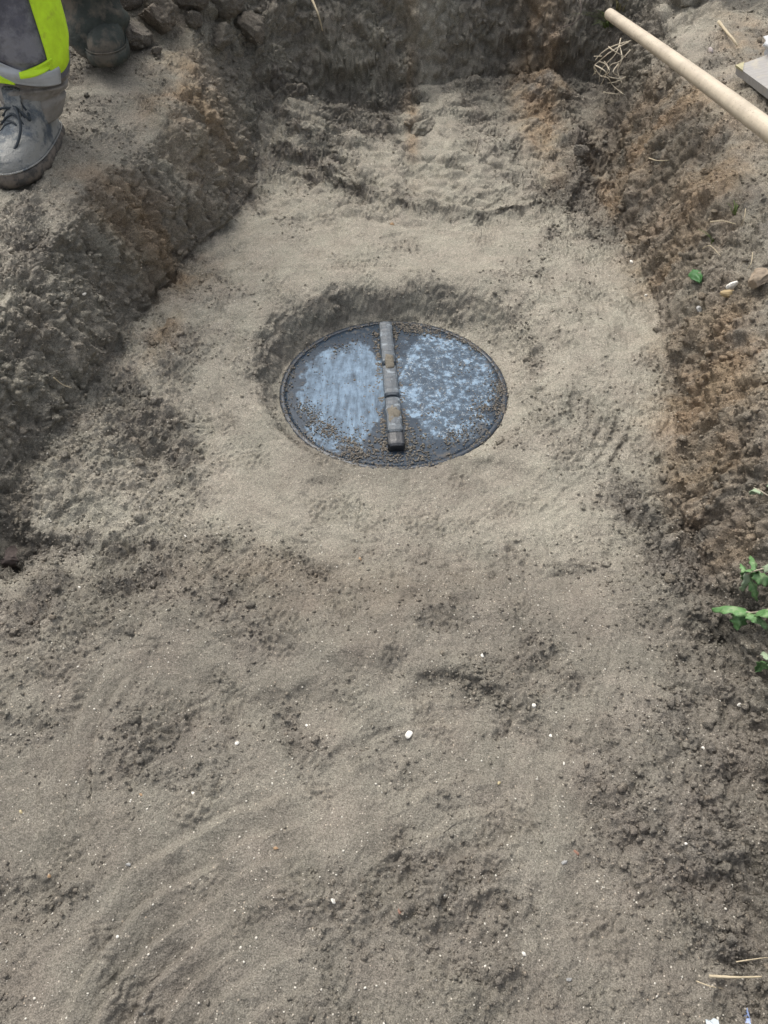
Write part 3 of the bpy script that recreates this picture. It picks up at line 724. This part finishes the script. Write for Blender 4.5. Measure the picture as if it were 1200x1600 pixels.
# ------------------------------------------------------------------ wooden pole
def wood(name, c1, c2, rough=.6):
    m, n, l, b = mat(name); tc = n.new('ShaderNodeTexCoord').outputs['Object']
    mp = n.new('ShaderNodeMapping'); mp.inputs['Scale'].default_value = (2, 40, 40); l.new(tc, mp.inputs[0])
    f = noise(n, l, mp.outputs[0], 3, 6, .7); g = noise(n, l, tc, 18, 5, .7)
    c = mix(n, l, f, c1, c2)
    c = mix(n, l, ramp(n, l, g, [(.42, 0.), (.66, .6)]), c, (.34, .29, .225))
    c = mix(n, l, ramp(n, l, noise(n, l, tc, 140, 3, .7), [(.62, 0.), (.68, .6)]), c, (.10, .08, .06))
    l.new(c, b.inputs['Base Color']); b.inputs['Roughness'].default_value = rough
    bump(n, l, b, f, .4, .001); return m
def pole():
    a = P(952, 22, .43); bb = P(1190, 195, .50)
    mid = (a+bb)/2+Vector((.012, 0, -.004)); pts = [a*(1-t)**2+(mid*2-(a+bb)/2)*2*t*(1-t)+bb*t*t for t in [i/32 for i in range(33)]]; d = (pts[-1]-pts[-6]).normalized(); end = pts[-1]
    for i in range(1, 22): pts.append(end+d*.035*i)
    root = pts[0].copy(); dirv = (pts[-1]-root).normalized()
    rotm = dirv.to_track_quat('X', 'Z'); inv = rotm.inverted()
    loc = [inv@(p-root) for p in pts]; n = len(loc)
    rad = [(.0180+.0046*min(1, i/30)) for i in range(n)]
    loc = [loc[0]-Vector((.010, 0, 0)), loc[0]-Vector((.006, 0, 0))]+loc; rad = [rad[0]*.45, rad[0]*.85]+rad
    mb = MB(); mb.tube(loc, rad, 24)
    o = mb.build('wooden_pole', wood('pale_wood', (.42, .355, .26), (.60, .53, .42))); o.location = root; o.rotation_mode = 'QUATERNION'; o.rotation_quaternion = rotm
    tag(o, 'long pale wooden pole lying slantwise on the right bank', 'pole')
pole()

# ------------------------------------------------------------------ slab and plastic scrap on it
def slab():
    c0 = P(1151, 102, .45); e1 = Vector((.055, -.19, -.01)).normalized(); e2 = Vector((.2, .07, .05)); e2 = (e2-e1*e2.dot(e1)).normalized(); up = e2.cross(e1).normalized()
    if up.z < 0: up = -up
    root = empty('grey_slab', c0)
    tag(root, 'weathered grey slab with one yellowed corner, at the right edge beside the pole', 'slab')
    La, Lb, T = .50, .32, .026; mb = MB(); n1, n2 = 30, 20
    def pt(i, j, z): return e1*(La*i/n1)+e2*(Lb*j/n2)+up*z
    V_ = []; F_ = []
    for i in range(n1+1):
        for j in range(n2+1):
            edge = (i in (0, n1)) or (j in (0, n2)); V_.append(pt(i, j, -.002*edge+random.uniform(-.0004, .0004)))
    for i in range(n1):
        for j in range(n2): a = i*(n2+1)+j; F_.append((a, a+1, a+n2+2, a+n2+1))
    border = [(i, 0) for i in range(n1)]+[(n1, j) for j in range(n2)]+[(i, n2) for i in range(n1, 0, -1)]+[(0, j) for j in range(n2, 0, -1)]
    o = len(V_)
    for (i, j) in border: V_.append(pt(i, j, -T)+Vector((0, 0, random.uniform(-.001, .001))))
    for k, (i, j) in enumerate(border):
        k2 = (k+1) % len(border); i2, j2 = border[k2]; F_.append((i*(n2+1)+j, i2*(n2+1)+j2, o+k2, o+k))
    F_.append(tuple(o+k for k in range(len(border))))
    m, n, l, b = mat('grey_board'); tc = n.new('ShaderNodeTexCoord').outputs['Object']
    mp = n.new('ShaderNodeMapping'); mp.inputs['Rotation'].default_value = (0, 0, 1.2); mp.inputs['Scale'].default_value = (2, 22, 2); l.new(tc, mp.inputs[0])
    c = mix(n, l, noise(n, l, mp.outputs[0], 6, 6, .7), (.22, .21, .20), (.42, .41, .39))
    c = mix(n, l, ramp(n, l, noise(n, l, tc, 30, 4), [(.55, 0.), (.7, .5)]), c, (.45, .40, .30))
    l.new(c, b.inputs['Base Color']); b.inputs['Roughness'].default_value = .8; bump(n, l, b, noise(n, l, mp.outputs[0], 14, 5), .6, .002)
    body = mesh('board', V_, F_, m, root, False)
    # raised cross batten lines scratched in the top
    q = MB(); a = pt(0, 7, .0022); q.tube([a+e1*.0, pt(12, 8, .0022), pt(24, 7.5, .0022)], .0022, 6); q.build('raised_line', simple('pale_line', (.55, .54, .51), .8, .2), root)
    # yellowed corner chip
    q = MB(); q.add([pt(-.15, -.15, .0012), pt(2.2, -.15, .0012), pt(-.15, 1.6, .0012), pt(-.15, -.15, -.006), pt(2.2, -.15, -.004), pt(-.15, 1.6, -.004)], [(0, 1, 2), (0, 3, 4, 1), (0, 2, 5, 3)]); q.build('corner_chip', simple('yellow_paint', (.36, .33, .20), .7, .3, 90), root, False)
    # crumpled white plastic
    w = MB(); rng = np.random.default_rng(3); v, f = IC3; v = v.copy()
    nn = .35*billow(v[:, 0], v[:, 1], v[:, 2], 2.2, 8)+.2*billow(v[:, 0], v[:, 1], v[:, 2], 5, 9); v = v*(1+nn[:, None])*np.array([.065, .05, .030])
    o2 = mesh('plastic_scrap', v.tolist(), f.tolist(), simple('white_plastic', (.72, .74, .76), .35, .1, 30, .001, .5)); o2.location = P(1226, 70, .49)
    tag(o2, 'crumpled white plastic scrap on the back of the grey slab', 'plastic scrap')
slab()

# ------------------------------------------------------------------ person: two trouser legs and boots
def person():
    g = P(40, 262, .30); zg = ground_z(g.x+.02, g.y)
    root = empty('person', (g.x, g.y, zg)); O = Vector((g.x, g.y, zg))
    tag(root, 'person on the left bank in muddy grey trousers with yellow trim and laced boots', 'person')
    M_tr = simple('trouser_cloth', (.125, .125, .148), .85, .4, 12, .010, .3, 22, stain=((.27, .27, .29), 9, .46, .75))
    M_tan = simple('muddy_cuff', (.27, .255, .235), .9, .3, 25, .008, .2, 30, stain=((.12, .10, .085), 14, .5, .7))
    M_hv = simple('hi_vis_yellow', (.60, .90, .03), .6, .15, 30, .001, .4, 60, stain=((.34, .42, .05), 22, .58, .5))
    M_rf = simple('reflective_grey', (.42, .44, .46), .45, .15, 25, .001, .5, 60, stain=((.2, .19, .17), 20, .56, .6))
    M_bt = simple('boot_leather', (.105, .125, .145), .75, .45, 30, .014, .3, 38, stain=((.33, .33, .31), 13, .40, .9))
    M_so = simple('boot_sole', (.075, .070, .065), .8, .4, 40, .003, .3, 90, stain=((.20, .17, .14), 25, .45, .8))
    M_lc = simple('boot_lace', (.035, .045, .055), .7, .3, 90)
    M_dk = simple('dark_muddy_cloth', (.050, .058, .052), .85, .5, 14, .010, .25, 16, stain=((.15, .13, .105), 9, .46, .85))
    # ---- front boot, local frame: x forward (toe), y left, z up
    def boot(T, mats, laces, sc=1.0):
        L0, HW = .315*sc, .056*sc
        def outline(L, x0, hw, z, n=40, asym=.010):
            pts = []
            for j in range(n):
                a = 2*math.pi*j/n; cx = (x0+L)/2; hx = (L-x0)/2
                ca, sa_ = math.cos(a), math.sin(a)
                ex = math.copysign(abs(ca)**.8, ca); ey = math.copysign(abs(sa_)**.85, sa_)
                w = hw*(1.0+.16*math.sin((ex*.5+.2)*math.pi)-.10*(1-ex)*.5)
                pts.append(T@Vector((cx+hx*ex, w*ey+asym*math.sin(ex*2), z)))
            return pts
        up = MB(); lv = [(.0, 1., 0, 1.02), (.022, 1, 0, 1.03), (.03, .995, .002, 1.0), (.045, .985, .002, .99), (.058, .95, .003, .95), (.070, .88, .004, .92), (.080, .79, .005, .88), (.090, .70, .006, .84), (.102, .62, .008, .80), (.118, .545, .01, .78), (.14, .50, .012, .76), (.165, .47, .014, .76), (.20, .455, .012, .78), (.23, .45, .010, .80)]
        rg = []
        for z, l_, x0, w in lv:
            r_ = outline(L0*l_, x0, HW*w, z*sc)
            rg.append([p+Vector((random.uniform(-1, 1), random.uniform(-1, 1), random.uniform(-1, 1)))*.0007 for p in r_])
        up.loft(rg)
        up.V = [tuple(Vector(v)+Vector((.5, .5, 1))*(.0045*float(perlin(v[0], v[1], v[2]*2.2, 26, 95))+.003*float(perlin(v[0], v[1], v[2]*2, 60, 96)))) for v in up.V]; bo = up.build('boot', mats[0], root)
        s = MB(); s.loft([outline(L0*1.02, -.006, HW*1.10, -.004), outline(L0*1.03, -.008, HW*1.14, .010), outline(L0*1.03, -.008, HW*1.14, .026), outline(L0*1.015, -.004, HW*1.07, .031)])
        s.build('sole', mats[1], bo)
        w_ = MB(); ln = outline(L0*1.02, -.003, HW*1.075, .034); w_.tube(ln+[ln[0]], .0022, 6); w_.build('welt', mats[0], bo)
        if laces:
            lc = MB()
            for k in range(5):
                x = L0*(.66-.045*k); z = .085+.014*k
                lc.tube(smooth_pts([T@Vector((x+.012, -.034, z-.008)), T@Vector((x+.004, -.012, z+.010)), T@Vector((x-.006, .014, z+.011)), T@Vector((x-.01, .036, z-.006))], 5), .0032, 6)
                lc.tube(smooth_pts([T@Vector((x+.012, .034, z-.008)), T@Vector((x+.004, .012, z+.012)), T@Vector((x-.006, -.014, z+.013)), T@Vector((x-.01, -.036, z-.004))], 5), .0032, 6)
            lc.tube(smooth_pts([T@Vector((L0*.52, 0, .135)), T@Vector((L0*.6, .025, .145)), T@Vector((L0*.70, .045, .115)), T@Vector((L0*.80, .042, .085)), T@Vector((L0*.86, .028, .066))], 6), .0038, 6)
            lc.tube(smooth_pts([T@Vector((L0*.52, 0, .135)), T@Vector((L0*.58, -.03, .14)), T@Vector((L0*.66, -.05, .12)), T@Vector((L0*.62, -.056, .10))], 6), .0036, 6)
            lc.tube(smooth_pts([T@Vector((L0*.52, .0, .135)), T@Vector((L0*.60, .04, .138)), T@Vector((L0*.60, .055, .12)), T@Vector((L0*.53, .04, .128))], 6), .0034, 6)
            lc.build('lace', mats[2], bo)
            tg = MB(); tg.loft([[T@Vector((L0*x, .022*math.cos(q)*w, z+.007*math.sin(q))) for q in [2*math.pi*j/10 for j in range(10)]] for x, z, w in ((.78, .074, .6), (.70, .089, 1), (.6, .108, 1.1), (.52, .14, 1.2), (.48, .18, 1.3))]); tg.build('tongue', mats[0], bo)
        return bo
    heel = P(97, 208, zg)-O; toe = P(20, 275, zg)-O; d = (toe-heel).normalized(); d.z = 0
    T1 = Matrix.Translation(heel)@Matrix.Rotation(math.atan2(d.y, d.x), 4, 'Z')
    boot(T1, (M_bt, M_so, M_lc), True, 1.08)
    g2 = P(156, 94, .31); z2 = ground_z(g2.x, g2.y+.05)-.03; h2 = P(158, 82, z2)-O+Vector((.0, .09, 0))
    T2 = Matrix.Translation(h2+Vector((-.02, .12, 0)))@Matrix.Rotation(math.radians(-80), 4, 'Z')
    boot(T2, (M_dk, M_dk, M_lc), False, 1.05)
    # ---- trousers: lofted rings with folds; one continuous mesh over both legs and the seat
    n = 56
    hipL = Vector((.10, .42, .92)); hipR = Vector((.02, .62, .92))
    def legrings(ank, knee, hip, prof, shift=Vector((.0, 0, 0))):
        """prof: (t 0..1 from ankle up, radius x, radius y, fold amount)"""
        rg = []
        for (z, rx, ry, fold, ph) in prof:
            t = z/.92
            c = shift*min(1, max(0, z-.1)/.12)+(ank.lerp(knee, min(1, t/.5)) if t < .5 else knee.lerp(hip, min(1, (t-.5)/.5)))
            r_ = []
            for j in range(n):
                a = 2*math.pi*j/n
                k = 1+fold*(math.sin(a*2+ph)*.5+math.sin(a*3+ph*1.7)*.35+math.sin(a*5+ph*2.3)*.2)
                r_.append(Vector((c.x+rx*k*math.cos(a), c.y+ry*k*math.sin(a), z+fold*.12*math.sin(a*2+ph*2))))
            rg.append(r_)
        return rg
    def densify(prof, m_=4):
        out = []
        for a, b in zip(prof[:-1], prof[1:]):
            for k in range(m_):
                t = k/m_; t = t*t*(3-2*t); out.append(tuple(a[i]+(b[i]-a[i])*(t if i else k/m_) for i in range(5)))
        return out+[prof[-1]]
    ank = heel+d*.085+Vector((0, 0, 0)); ank.z = 0; sidev = Vector((-d.y, d.x, 0))
    knee = ank+Vector((-.02, .03, .46)); hip = ank+Vector((.02, .15, .92))
    BG = Vector((.028, 0, 0))
    P1 = [(.085, .070, .078, .04, 0.), (.105, .080, .088, .06, .3), (.125, .086, .092, .05, .8), (.138, .078, .084, .03, 1.2), (.150, .092, .098, .07, 1.4), (.168, .096, .102, .05, 2.0), (.178, .086, .092, .04, 2.4),
          (.190, .104, .108, .08, 2.6), (.225, .112, .116, .05, 3.1), (.238, .106, .110, .05, 3.2), (.26, .116, .120, .06, 3.3), (.32, .120, .124, .05, 3.8), (.42, .122, .126, .05, 4.3), (.52, .118, .122, .04, 5.0), (.70, .122, .125, .02, 5.5), (.90, .135, .135, .01, 6.)]
    R1 = legrings(ank, knee, hip, densify(P1), BG)
    ank2 = h2+Vector((-.01, -.03, 0)); ank2.z = 0; dz2 = h2.z
    knee2 = ank2+Vector((-.02, .03, .46)); hip2 = hip+Vector((-.02, .26, 0))
    P2 = [(-.012, .055, .10, .10, 0), (.012, .075, .14, .16, .3), (.06, .095, .145, .18, 1.), (.14, .090, .10, .08, 2.0), (.18, .10, .105, .12, 2.6), (.26, .104, .11, .08, 3.3), (.42, .110, .115, .06, 4.3), (.70, .122, .125, .02, 5.5), (.90, .135, .135, .01, 6.)]
    R2 = legrings(ank2, knee2, hip2, densify(P2))
    if dz2: R2 = [[p+Vector((0, 0, dz2)) for p in r_] for r_ in R2]
    tr = MB(); tr.loft(R1); tr.loft(R2)
    cm = (hip+hip2)/2
    tr.loft([[Vector((cm.x+rx*math.cos(a), cm.y+ry*math.sin(a), z)) for a in [2*math.pi*j/n for j in range(n)]] for z, rx, ry in ((.78, .10, .14), (.84, .14, .22), (.92, .16, .25), (1.02, .15, .22), (1.08, .145, .20))])
    tro = tr.build('trousers', M_tr, root)
    # material zones: muddy cuff at the bottom of the front leg; the rear leg is dark with mud
    tro.data.materials.append(M_tan); tro.data.materials.append(M_dk)
    nr1 = len(R1)*n; nr2 = nr1+len(R2)*n
    zs = [v.co.z for v in tro.data.vertices]
    for p in tro.data.polygons:
        v0 = p.vertices[0]
        if v0 < nr1 and max(zs[v] for v in p.vertices) < .195: p.material_index = 1
        elif nr1 <= v0 < nr2: p.material_index = 2
    # shells hugging the front leg: strips follow the same rings, a few mm proud
    Rd = R1
    def shell(name, m_, a0, a1, zlo, zhi, off, parent=tro):
        """a0/a1/zlo/zhi are functions of the other coordinate"""
        mb = MB(); rows = []
        zc = [sum(p.z for p in r_)/n for r_ in Rd]
        A_ = [a0+(a1-a0)*i/24 for i in range(25)]
        def samp(a, z):
            z = min(max(z, zc[0]), zc[-1]-1e-4); i = max(k for k in range(len(zc)) if zc[k] <= z); t = (z-zc[i])/(zc[i+1]-zc[i])
            f = (math.radians(a) % (2*math.pi))/(2*math.pi)*n; j = int(f) % n; u = f-int(f)
            p = (Rd[i][j].lerp(Rd[i][(j+1) % n], u)).lerp(Rd[i+1][j].lerp(Rd[i+1][(j+1) % n], u), t)
            c = sum(Rd[i], Vector())/n; o_ = p-c; o_.z = 0; return p, o_.normalized()
        nz = 22
        for k in range(nz+1):
            row = []
            for a in A_:
                z = zlo(a)+(zhi(a)-zlo(a))*k/nz; p, o_ = samp(a, z); row.append(p+o_*(off*(.6 if k in (0, nz) else 1)))
            rows.append(row)
        mb.loft(rows, caps=False, closed=False)
        ob = mb.build(name, m_, parent); sm_ = ob.modifiers.new('thickness', 'SOLIDIFY'); sm_.thickness = .0025; sm_.offset = 1
        return ob
    # angles: camera looks along +y so the visible side is around -90 deg (towards camera), right side 0 deg
    shell('hi_vis_strip', M_hv, -44, 22, lambda a: .232+.018*math.sin(math.radians(a*3)), lambda a: .86, .006)
    shell('hem_piping', M_hv, -82, -38, lambda a: .226+.0004*(a+60), lambda a: .243+.0006*(a+60), .007)
    shell('reflective_band', M_rf, -190, -30, lambda a: .192+.0000*(a), lambda a: .228+max(0, -a-70)*.0006, .004)
    h_ = shell('hi_vis_patch', M_hv, -200, -92, lambda a: .190, lambda a: .190+max(.001, (-a-92)*.0010), .0065)
person()

# ------------------------------------------------------------------ plants, roots and straw
GRN = simple('leaf_green', (.10, .21, .075), .55, .35, 60, .001, .4, 150, stain=((.24, .33, .17), 50, .50, .7))
GRN2 = simple('pale_leaf', (.26, .33, .22), .6, .25, 60, .001, .4)
STEM = simple('pale_stem', (.36, .32, .25), .7, .25, 60); STRAW = simple('straw', (.46, .39, .27), .7, .25, 50); GRASS = simple('grass_green', (.12, .17, .05), .6, .4, 20)
ROOT = simple('root_pale', (.52, .46, .35), .75, .25, 60)
for m_ in (GRN, GRN2, GRASS):
    m_.node_tree.nodes['Principled BSDF'].inputs['Subsurface Weight'].default_value = 0
def leaf(parent, p, q, w, m, curl=.35, lob=.25, up=Vector((0, 0, 1)), name='leaf', twist=0):
    """broad leaf from p (stalk) to q (tip), toothed outline, folded along its midrib"""
    p, q = Vector(p), Vector(q); d = q-p; L = d.length; d.normalize()
    s = d.cross(up).normalized(); s.rotate(Matrix.Rotation(twist, 3, d)); nn = s.cross(d).normalized()
    if nn.z < 0: nn = -nn
    NL, NW = 16, 6; V_ = []; ph = random.uniform(0, 6)
    for i in range(NL+1):
        t = i/NL; hw = w*(math.sin(math.pi*min(1, t*.93+.05))**.8)*(1+lob*math.sin(t*19+ph))*(1.15-.5*t)
        for j in range(-NW, NW+1):
            u = j/NW
            lift = -curl*w*(abs(u)**1.6)*1.2+.10*L*math.sin(t*math.pi)+.07*w*math.sin(u*5+t*8+ph)+.03*w*math.sin(u*9-t*13+ph)
            V_.append(p+d*(L*t)+s*(hw*u)+nn*lift)
    F_ = []; k = 2*NW+1
    for i in range(NL):
        for j in range(k-1): a = i*k+j; F_.append((a, a+1, a+k+1, a+k))
    o = mesh(name, V_, F_, m, parent); so_ = o.modifiers.new('thickness', 'SOLIDIFY'); so_.thickness = .0006; return o
def wp(px, py, dz):
    """point dz metres in front of (above) the ground seen at that pixel, along the line towards the camera side"""
    p, _, k = at(min(px, 1235), py); return P(px, py, p.z+dz)
def sprig(label, stem_px, leaves, m, stem_r=.0016):
    base_p = wp(*stem_px[0]); root = empty('weed_sprig', base_p); tag(root, label, 'weed')
    B_ = base_p
    mb = MB(); mb.tube(smooth_pts([wp(*s_)-B_ for s_ in stem_px], 6), stem_r, 8); mb.build('stem', STEM, root)
    for (a, b, w, *r) in leaves:
        leaf(root, wp(*a)-B_, wp(*b)-B_, w*gd(a), r[0] if r else m, curl=random.uniform(.3, .6), twist=(r[1] if len(r) > 1 else 0))
    return root
def gd(a):
    _, _, k = at(min(a[0], 1235), a[1]); return float(gdep[k])/FPX
sprig('green weed shoot whose leaf points furthest left, lowest large leaves at the right edge', [(1245, 940, .04), (1205, 951, .05), (1178, 957, .05), (1166, 956, .045)],
      [((1172, 957, .045), (1112, 950, .03), 15, GRN, .3), ((1160, 958, .04), (1152, 986, .02), 13), ((1168, 957, .045), (1200, 978, .03), 13, GRN, -.3), ((1185, 954, .05), (1222, 968, .04), 14)], GRN)
sprig('bushy green weed with drooping curled leaves above the shoot at the right edge', [(1240, 880, .05), (1205, 886, .06), (1180, 892, .06), (1160, 900, .05)],
      [((1184, 890, .06), (1158, 902, .03), 12, GRN, .4), ((1172, 895, .05), (1160, 924, .02), 11, GRN2, .2), ((1172, 905, .04), (1184, 940, .01), 7, GRN, .5), ((1180, 891, .06), (1172, 868, .05), 6, GRN, .2), ((1178, 897, .05), (1210, 908, .03), 13), ((1190, 886, .06), (1225, 884, .06), 10, GRN2, .3), ((1165, 897, .05), (1157, 880, .04), 5)], GRN)
sprig('small pale green leaf on a thin white stalk high on the right edge', [(1235, 790, .03), (1205, 777, .035), (1190, 768, .035), (1178, 762, .03)],
      [((1190, 768, .035), (1172, 768, .02), 8, GRN2, .2), ((1200, 760, .03), (1215, 752, .02), 5, GRN2)], GRN2, .0012)
sprig('small faded weed low on the right edge under the two large leafy shoots', [(1240, 1015, .03), (1210, 1030, .03), (1195, 1036, .025)],
      [((1200, 1034, .03), (1182, 1046, .01), 9, GRN, .3), ((1200, 1030, .03), (1192, 1018, .02), 7, GRN2), ((1205, 1036, .03), (1216, 1050, .02), 9, GRN2)], GRN2, .0012)
def lone_leaf():
    p = wp(1082, 421, .02); r = empty('fallen_leaf', p); tag(r, 'single dark green leaf sticking out of the right bank', 'leaf')
    leaf(r, Vector((0, 0, 0)), wp(1094, 440, .012)-p, 11*gd((1088, 430)), simple('dark_leaf', (.05, .14, .045), .5, .3, 60), curl=.3, lob=.08, name='leaf_blade', twist=.4)
lone_leaf()
def strands(name, m, px_paths, rpx, label, cat, group=None):
    pts = [[wp(x, y, z) for x, y, z in path] for path in px_paths]; root = pts[0][0]
    mb = MB()
    for path in pts:
        q = smooth_pts([p-root for p in path], 6); L = len(q)
        r0 = rpx/2*float(gd((px_paths[0][0][0], px_paths[0][0][1])))
        mb.tube(q, [r0*(1-.55*i/L)*random.uniform(.85, 1.15) for i in range(L)], 6)
    o = mb.build(name, m); o.location = root; return tag(o, label, cat, group)
strands('root_tangle', ROOT, [[(982, 66, .03), (966, 74, .05), (950, 84, .06), (936, 96, .06), (928, 104, .06), (931, 116, .05)], [(930, 102, .06), (944, 110, .07), (952, 120, .06), (968, 123, .05)],
    [(928, 104, .06), (938, 118, .05), (950, 122, .05), (958, 134, .04), (974, 147, .03)], [(951, 73, .05), (960, 80, .06), (978, 90, .04)], [(944, 96, .06), (950, 106, .05), (944, 122, .05), (938, 134, .04)],
    [(966, 100, .05), (958, 112, .06), (966, 119, .05)], [(943, 144, .03), (955, 146, .04), (968, 147, .03)], [(940, 88, .06), (928, 88, .05)], [(931, 112, .05), (926, 118, .04)], [(970, 60, .03), (962, 84, .05), (940, 108, .05), (936, 128, .04)], [(985, 78, .02), (968, 96, .05), (955, 101, .05), (946, 116, .05)], [(978, 120, .02), (962, 128, .04), (948, 130, .05)], [(936, 96, .06), (947, 101, .06), (952, 112, .06), (941, 119, .05)], [(985, 64, .02), (958, 72, .05), (941, 82, .06), (930, 94, .06)], [(968, 70, .04), (972, 92, .05), (965, 110, .05), (972, 130, .03)]], 2.0,
    'tangle of pale dry roots sticking out of the bank below the pole', 'roots')
def tuft(name, m, px, py, n, hpx, spread, label, lean=(0, 0), dz=0.):
    p, nr, k = at(px, py); p = p+Vector((0, 0, dz-.005)); sc = float(gdep[k])/FPX; mb = MB()
    for i in range(n):
        a = random.uniform(0, 6.28); h = hpx*sc*random.uniform(.5, 1.1); r = spread*sc*random.random()
        b = Vector((r*math.cos(a), r*math.sin(a), 0)); out = Vector((math.cos(a)+lean[0], math.sin(a)+lean[1], 0))*h*random.uniform(.4, 1.0)
        w = 1.1*sc*random.uniform(.7, 1.2); sv = Vector((-math.sin(a), math.cos(a), 0)); rings = []
        for q in range(8):
            t = q/7; c = b+out*(t*t)+Vector((0, 0, h*(t-.45*t*t))); ww = w*(1-t)**.6+.0003
            rings.append([c-sv*ww, c+Vector((0, 0, ww*.25)), c+sv*ww, c-Vector((0, 0, ww*.15))])
        mb.loft(rings)
    o = mb.build(name, m); o.location = p; return tag(o, label, 'grass')
tuft('grass_tuft', GRASS, 948, 52, 34, 32, 16, 'tuft of green grass hanging over the trench at the far end of the pole', (-.6, -.6), .03)
tuft('grass_tuft', simple('dry_grass', (.30, .27, .15), .7, .3, 30), 965, 12, 20, 40, 14, 'dry grass blades behind the far tip of the pole', (-.3, -.2), .0)
tuft('grass_tuft', GRASS, 1115, 375, 16, 20, 9, 'sparse flattened grass in the right bank above the single dark leaf', (-.4, .3))
tuft('grass_tuft', GRASS, 1150, 330, 14, 18, 9, 'short flattened grass on the pale top of the right bank', (.3, .3))
for path, w, lab in [([(1110, 347, .02), (1128, 345, .025), (1150, 350, .01)], 1.8, 'thin pale root lying above the dark leaf on the right bank'),
                     ([(1098, 388, .01), (1110, 384, .02), (1126, 400, .01)], 1.6, 'curved pale straw just above the dark leaf'),
                     ([(1165, 326, .01), (1163, 340, .02), (1158, 352, .01)], 1.6, 'upright straw on the right bank near the pale patch'),
                     ([(1014, 247, .02), (1028, 251, .03), (1046, 250, .02)], 1.8, 'short pale root on the right bank midway down the picture top'),
                     ([(1176, 395, .01), (1174, 410, .02), (1168, 420, .01)], 1.5, 'short straw above the tan buried stone'),
                     ([(84, 590, .02), (98, 601, .03), (112, 606, .02)], 2.0, 'pale straw stuck in the left bank heap'),
                     ([(1108, 1525, .01), (1150, 1527, .015), (1190, 1526, .01)], 5.0, 'thick greenish straw lying at the bottom right corner'),
                     ([(1150, 1503, .01), (1176, 1499, .02), (1200, 1496, .01)], 2.2, 'thin pale straw above the thick one at the bottom right'),
                     ([(1088, 1533, .004), (1110, 1541, .006), (1130, 1545, .002)], 2.0, 'short brown root left of the thick straw at the bottom right'),
                     ([(1123, 34, .01), (1134, 48, .015), (1146, 62, .012), (1152, 72, .008)], 5.0, 'pale peeled twig on the ground beyond the pole'),
                     ([(488, 0, .02), (497, 22, .02), (504, 48, .01)], 4.0, 'thin root running down the left part of the back wall'),
                     ([(880, 42, .03), (900, 34, .04), (908, 16, .04), (905, -6, .03)], 1.5, 'dark thin root curling near the top of the back wall')]:
    strands('straw' if 'straw' in lab else ('twig' if 'twig' in lab else 'root'), STRAW if 'dark' not in lab.split()[0] else DARK, [path], w, lab, 'straw' if 'straw' in lab else ('twig' if 'twig' in lab else 'root'))

# blue and white scraps at the bottom edge
def scrap(px, py, pts, m, label):
    p, nr, k = at(px, py); sc = float(gdep[k])/FPX; V_ = []
    top = [Vector((x*sc, y_*sc, .006+.004*math.sin(x))) for x, y_ in pts]
    mb = MB(); mb.loft([[v-Vector((0, 0, .003)) for v in top], top]); o = mb.build('plastic_scrap', m, sm=False); o.location = p; return tag(o, label, 'scrap')
scrap(1166, 1594, [(-9, -22), (9, -24), (5, 0), (2, 14), (-2, 8)], simple('blue_plastic', (.30, .38, .60), .4, .1, 30), 'pointed light blue scrap at the bottom right corner')
scrap(1112, 1598, [(-12, -14), (10, -14), (8, 2), (2, 5), (-4, 2), (-9, 4)], simple('pale_plastic', (.62, .68, .70), .4, .1, 30), 'whitish scrap at the bottom edge left of the blue one')
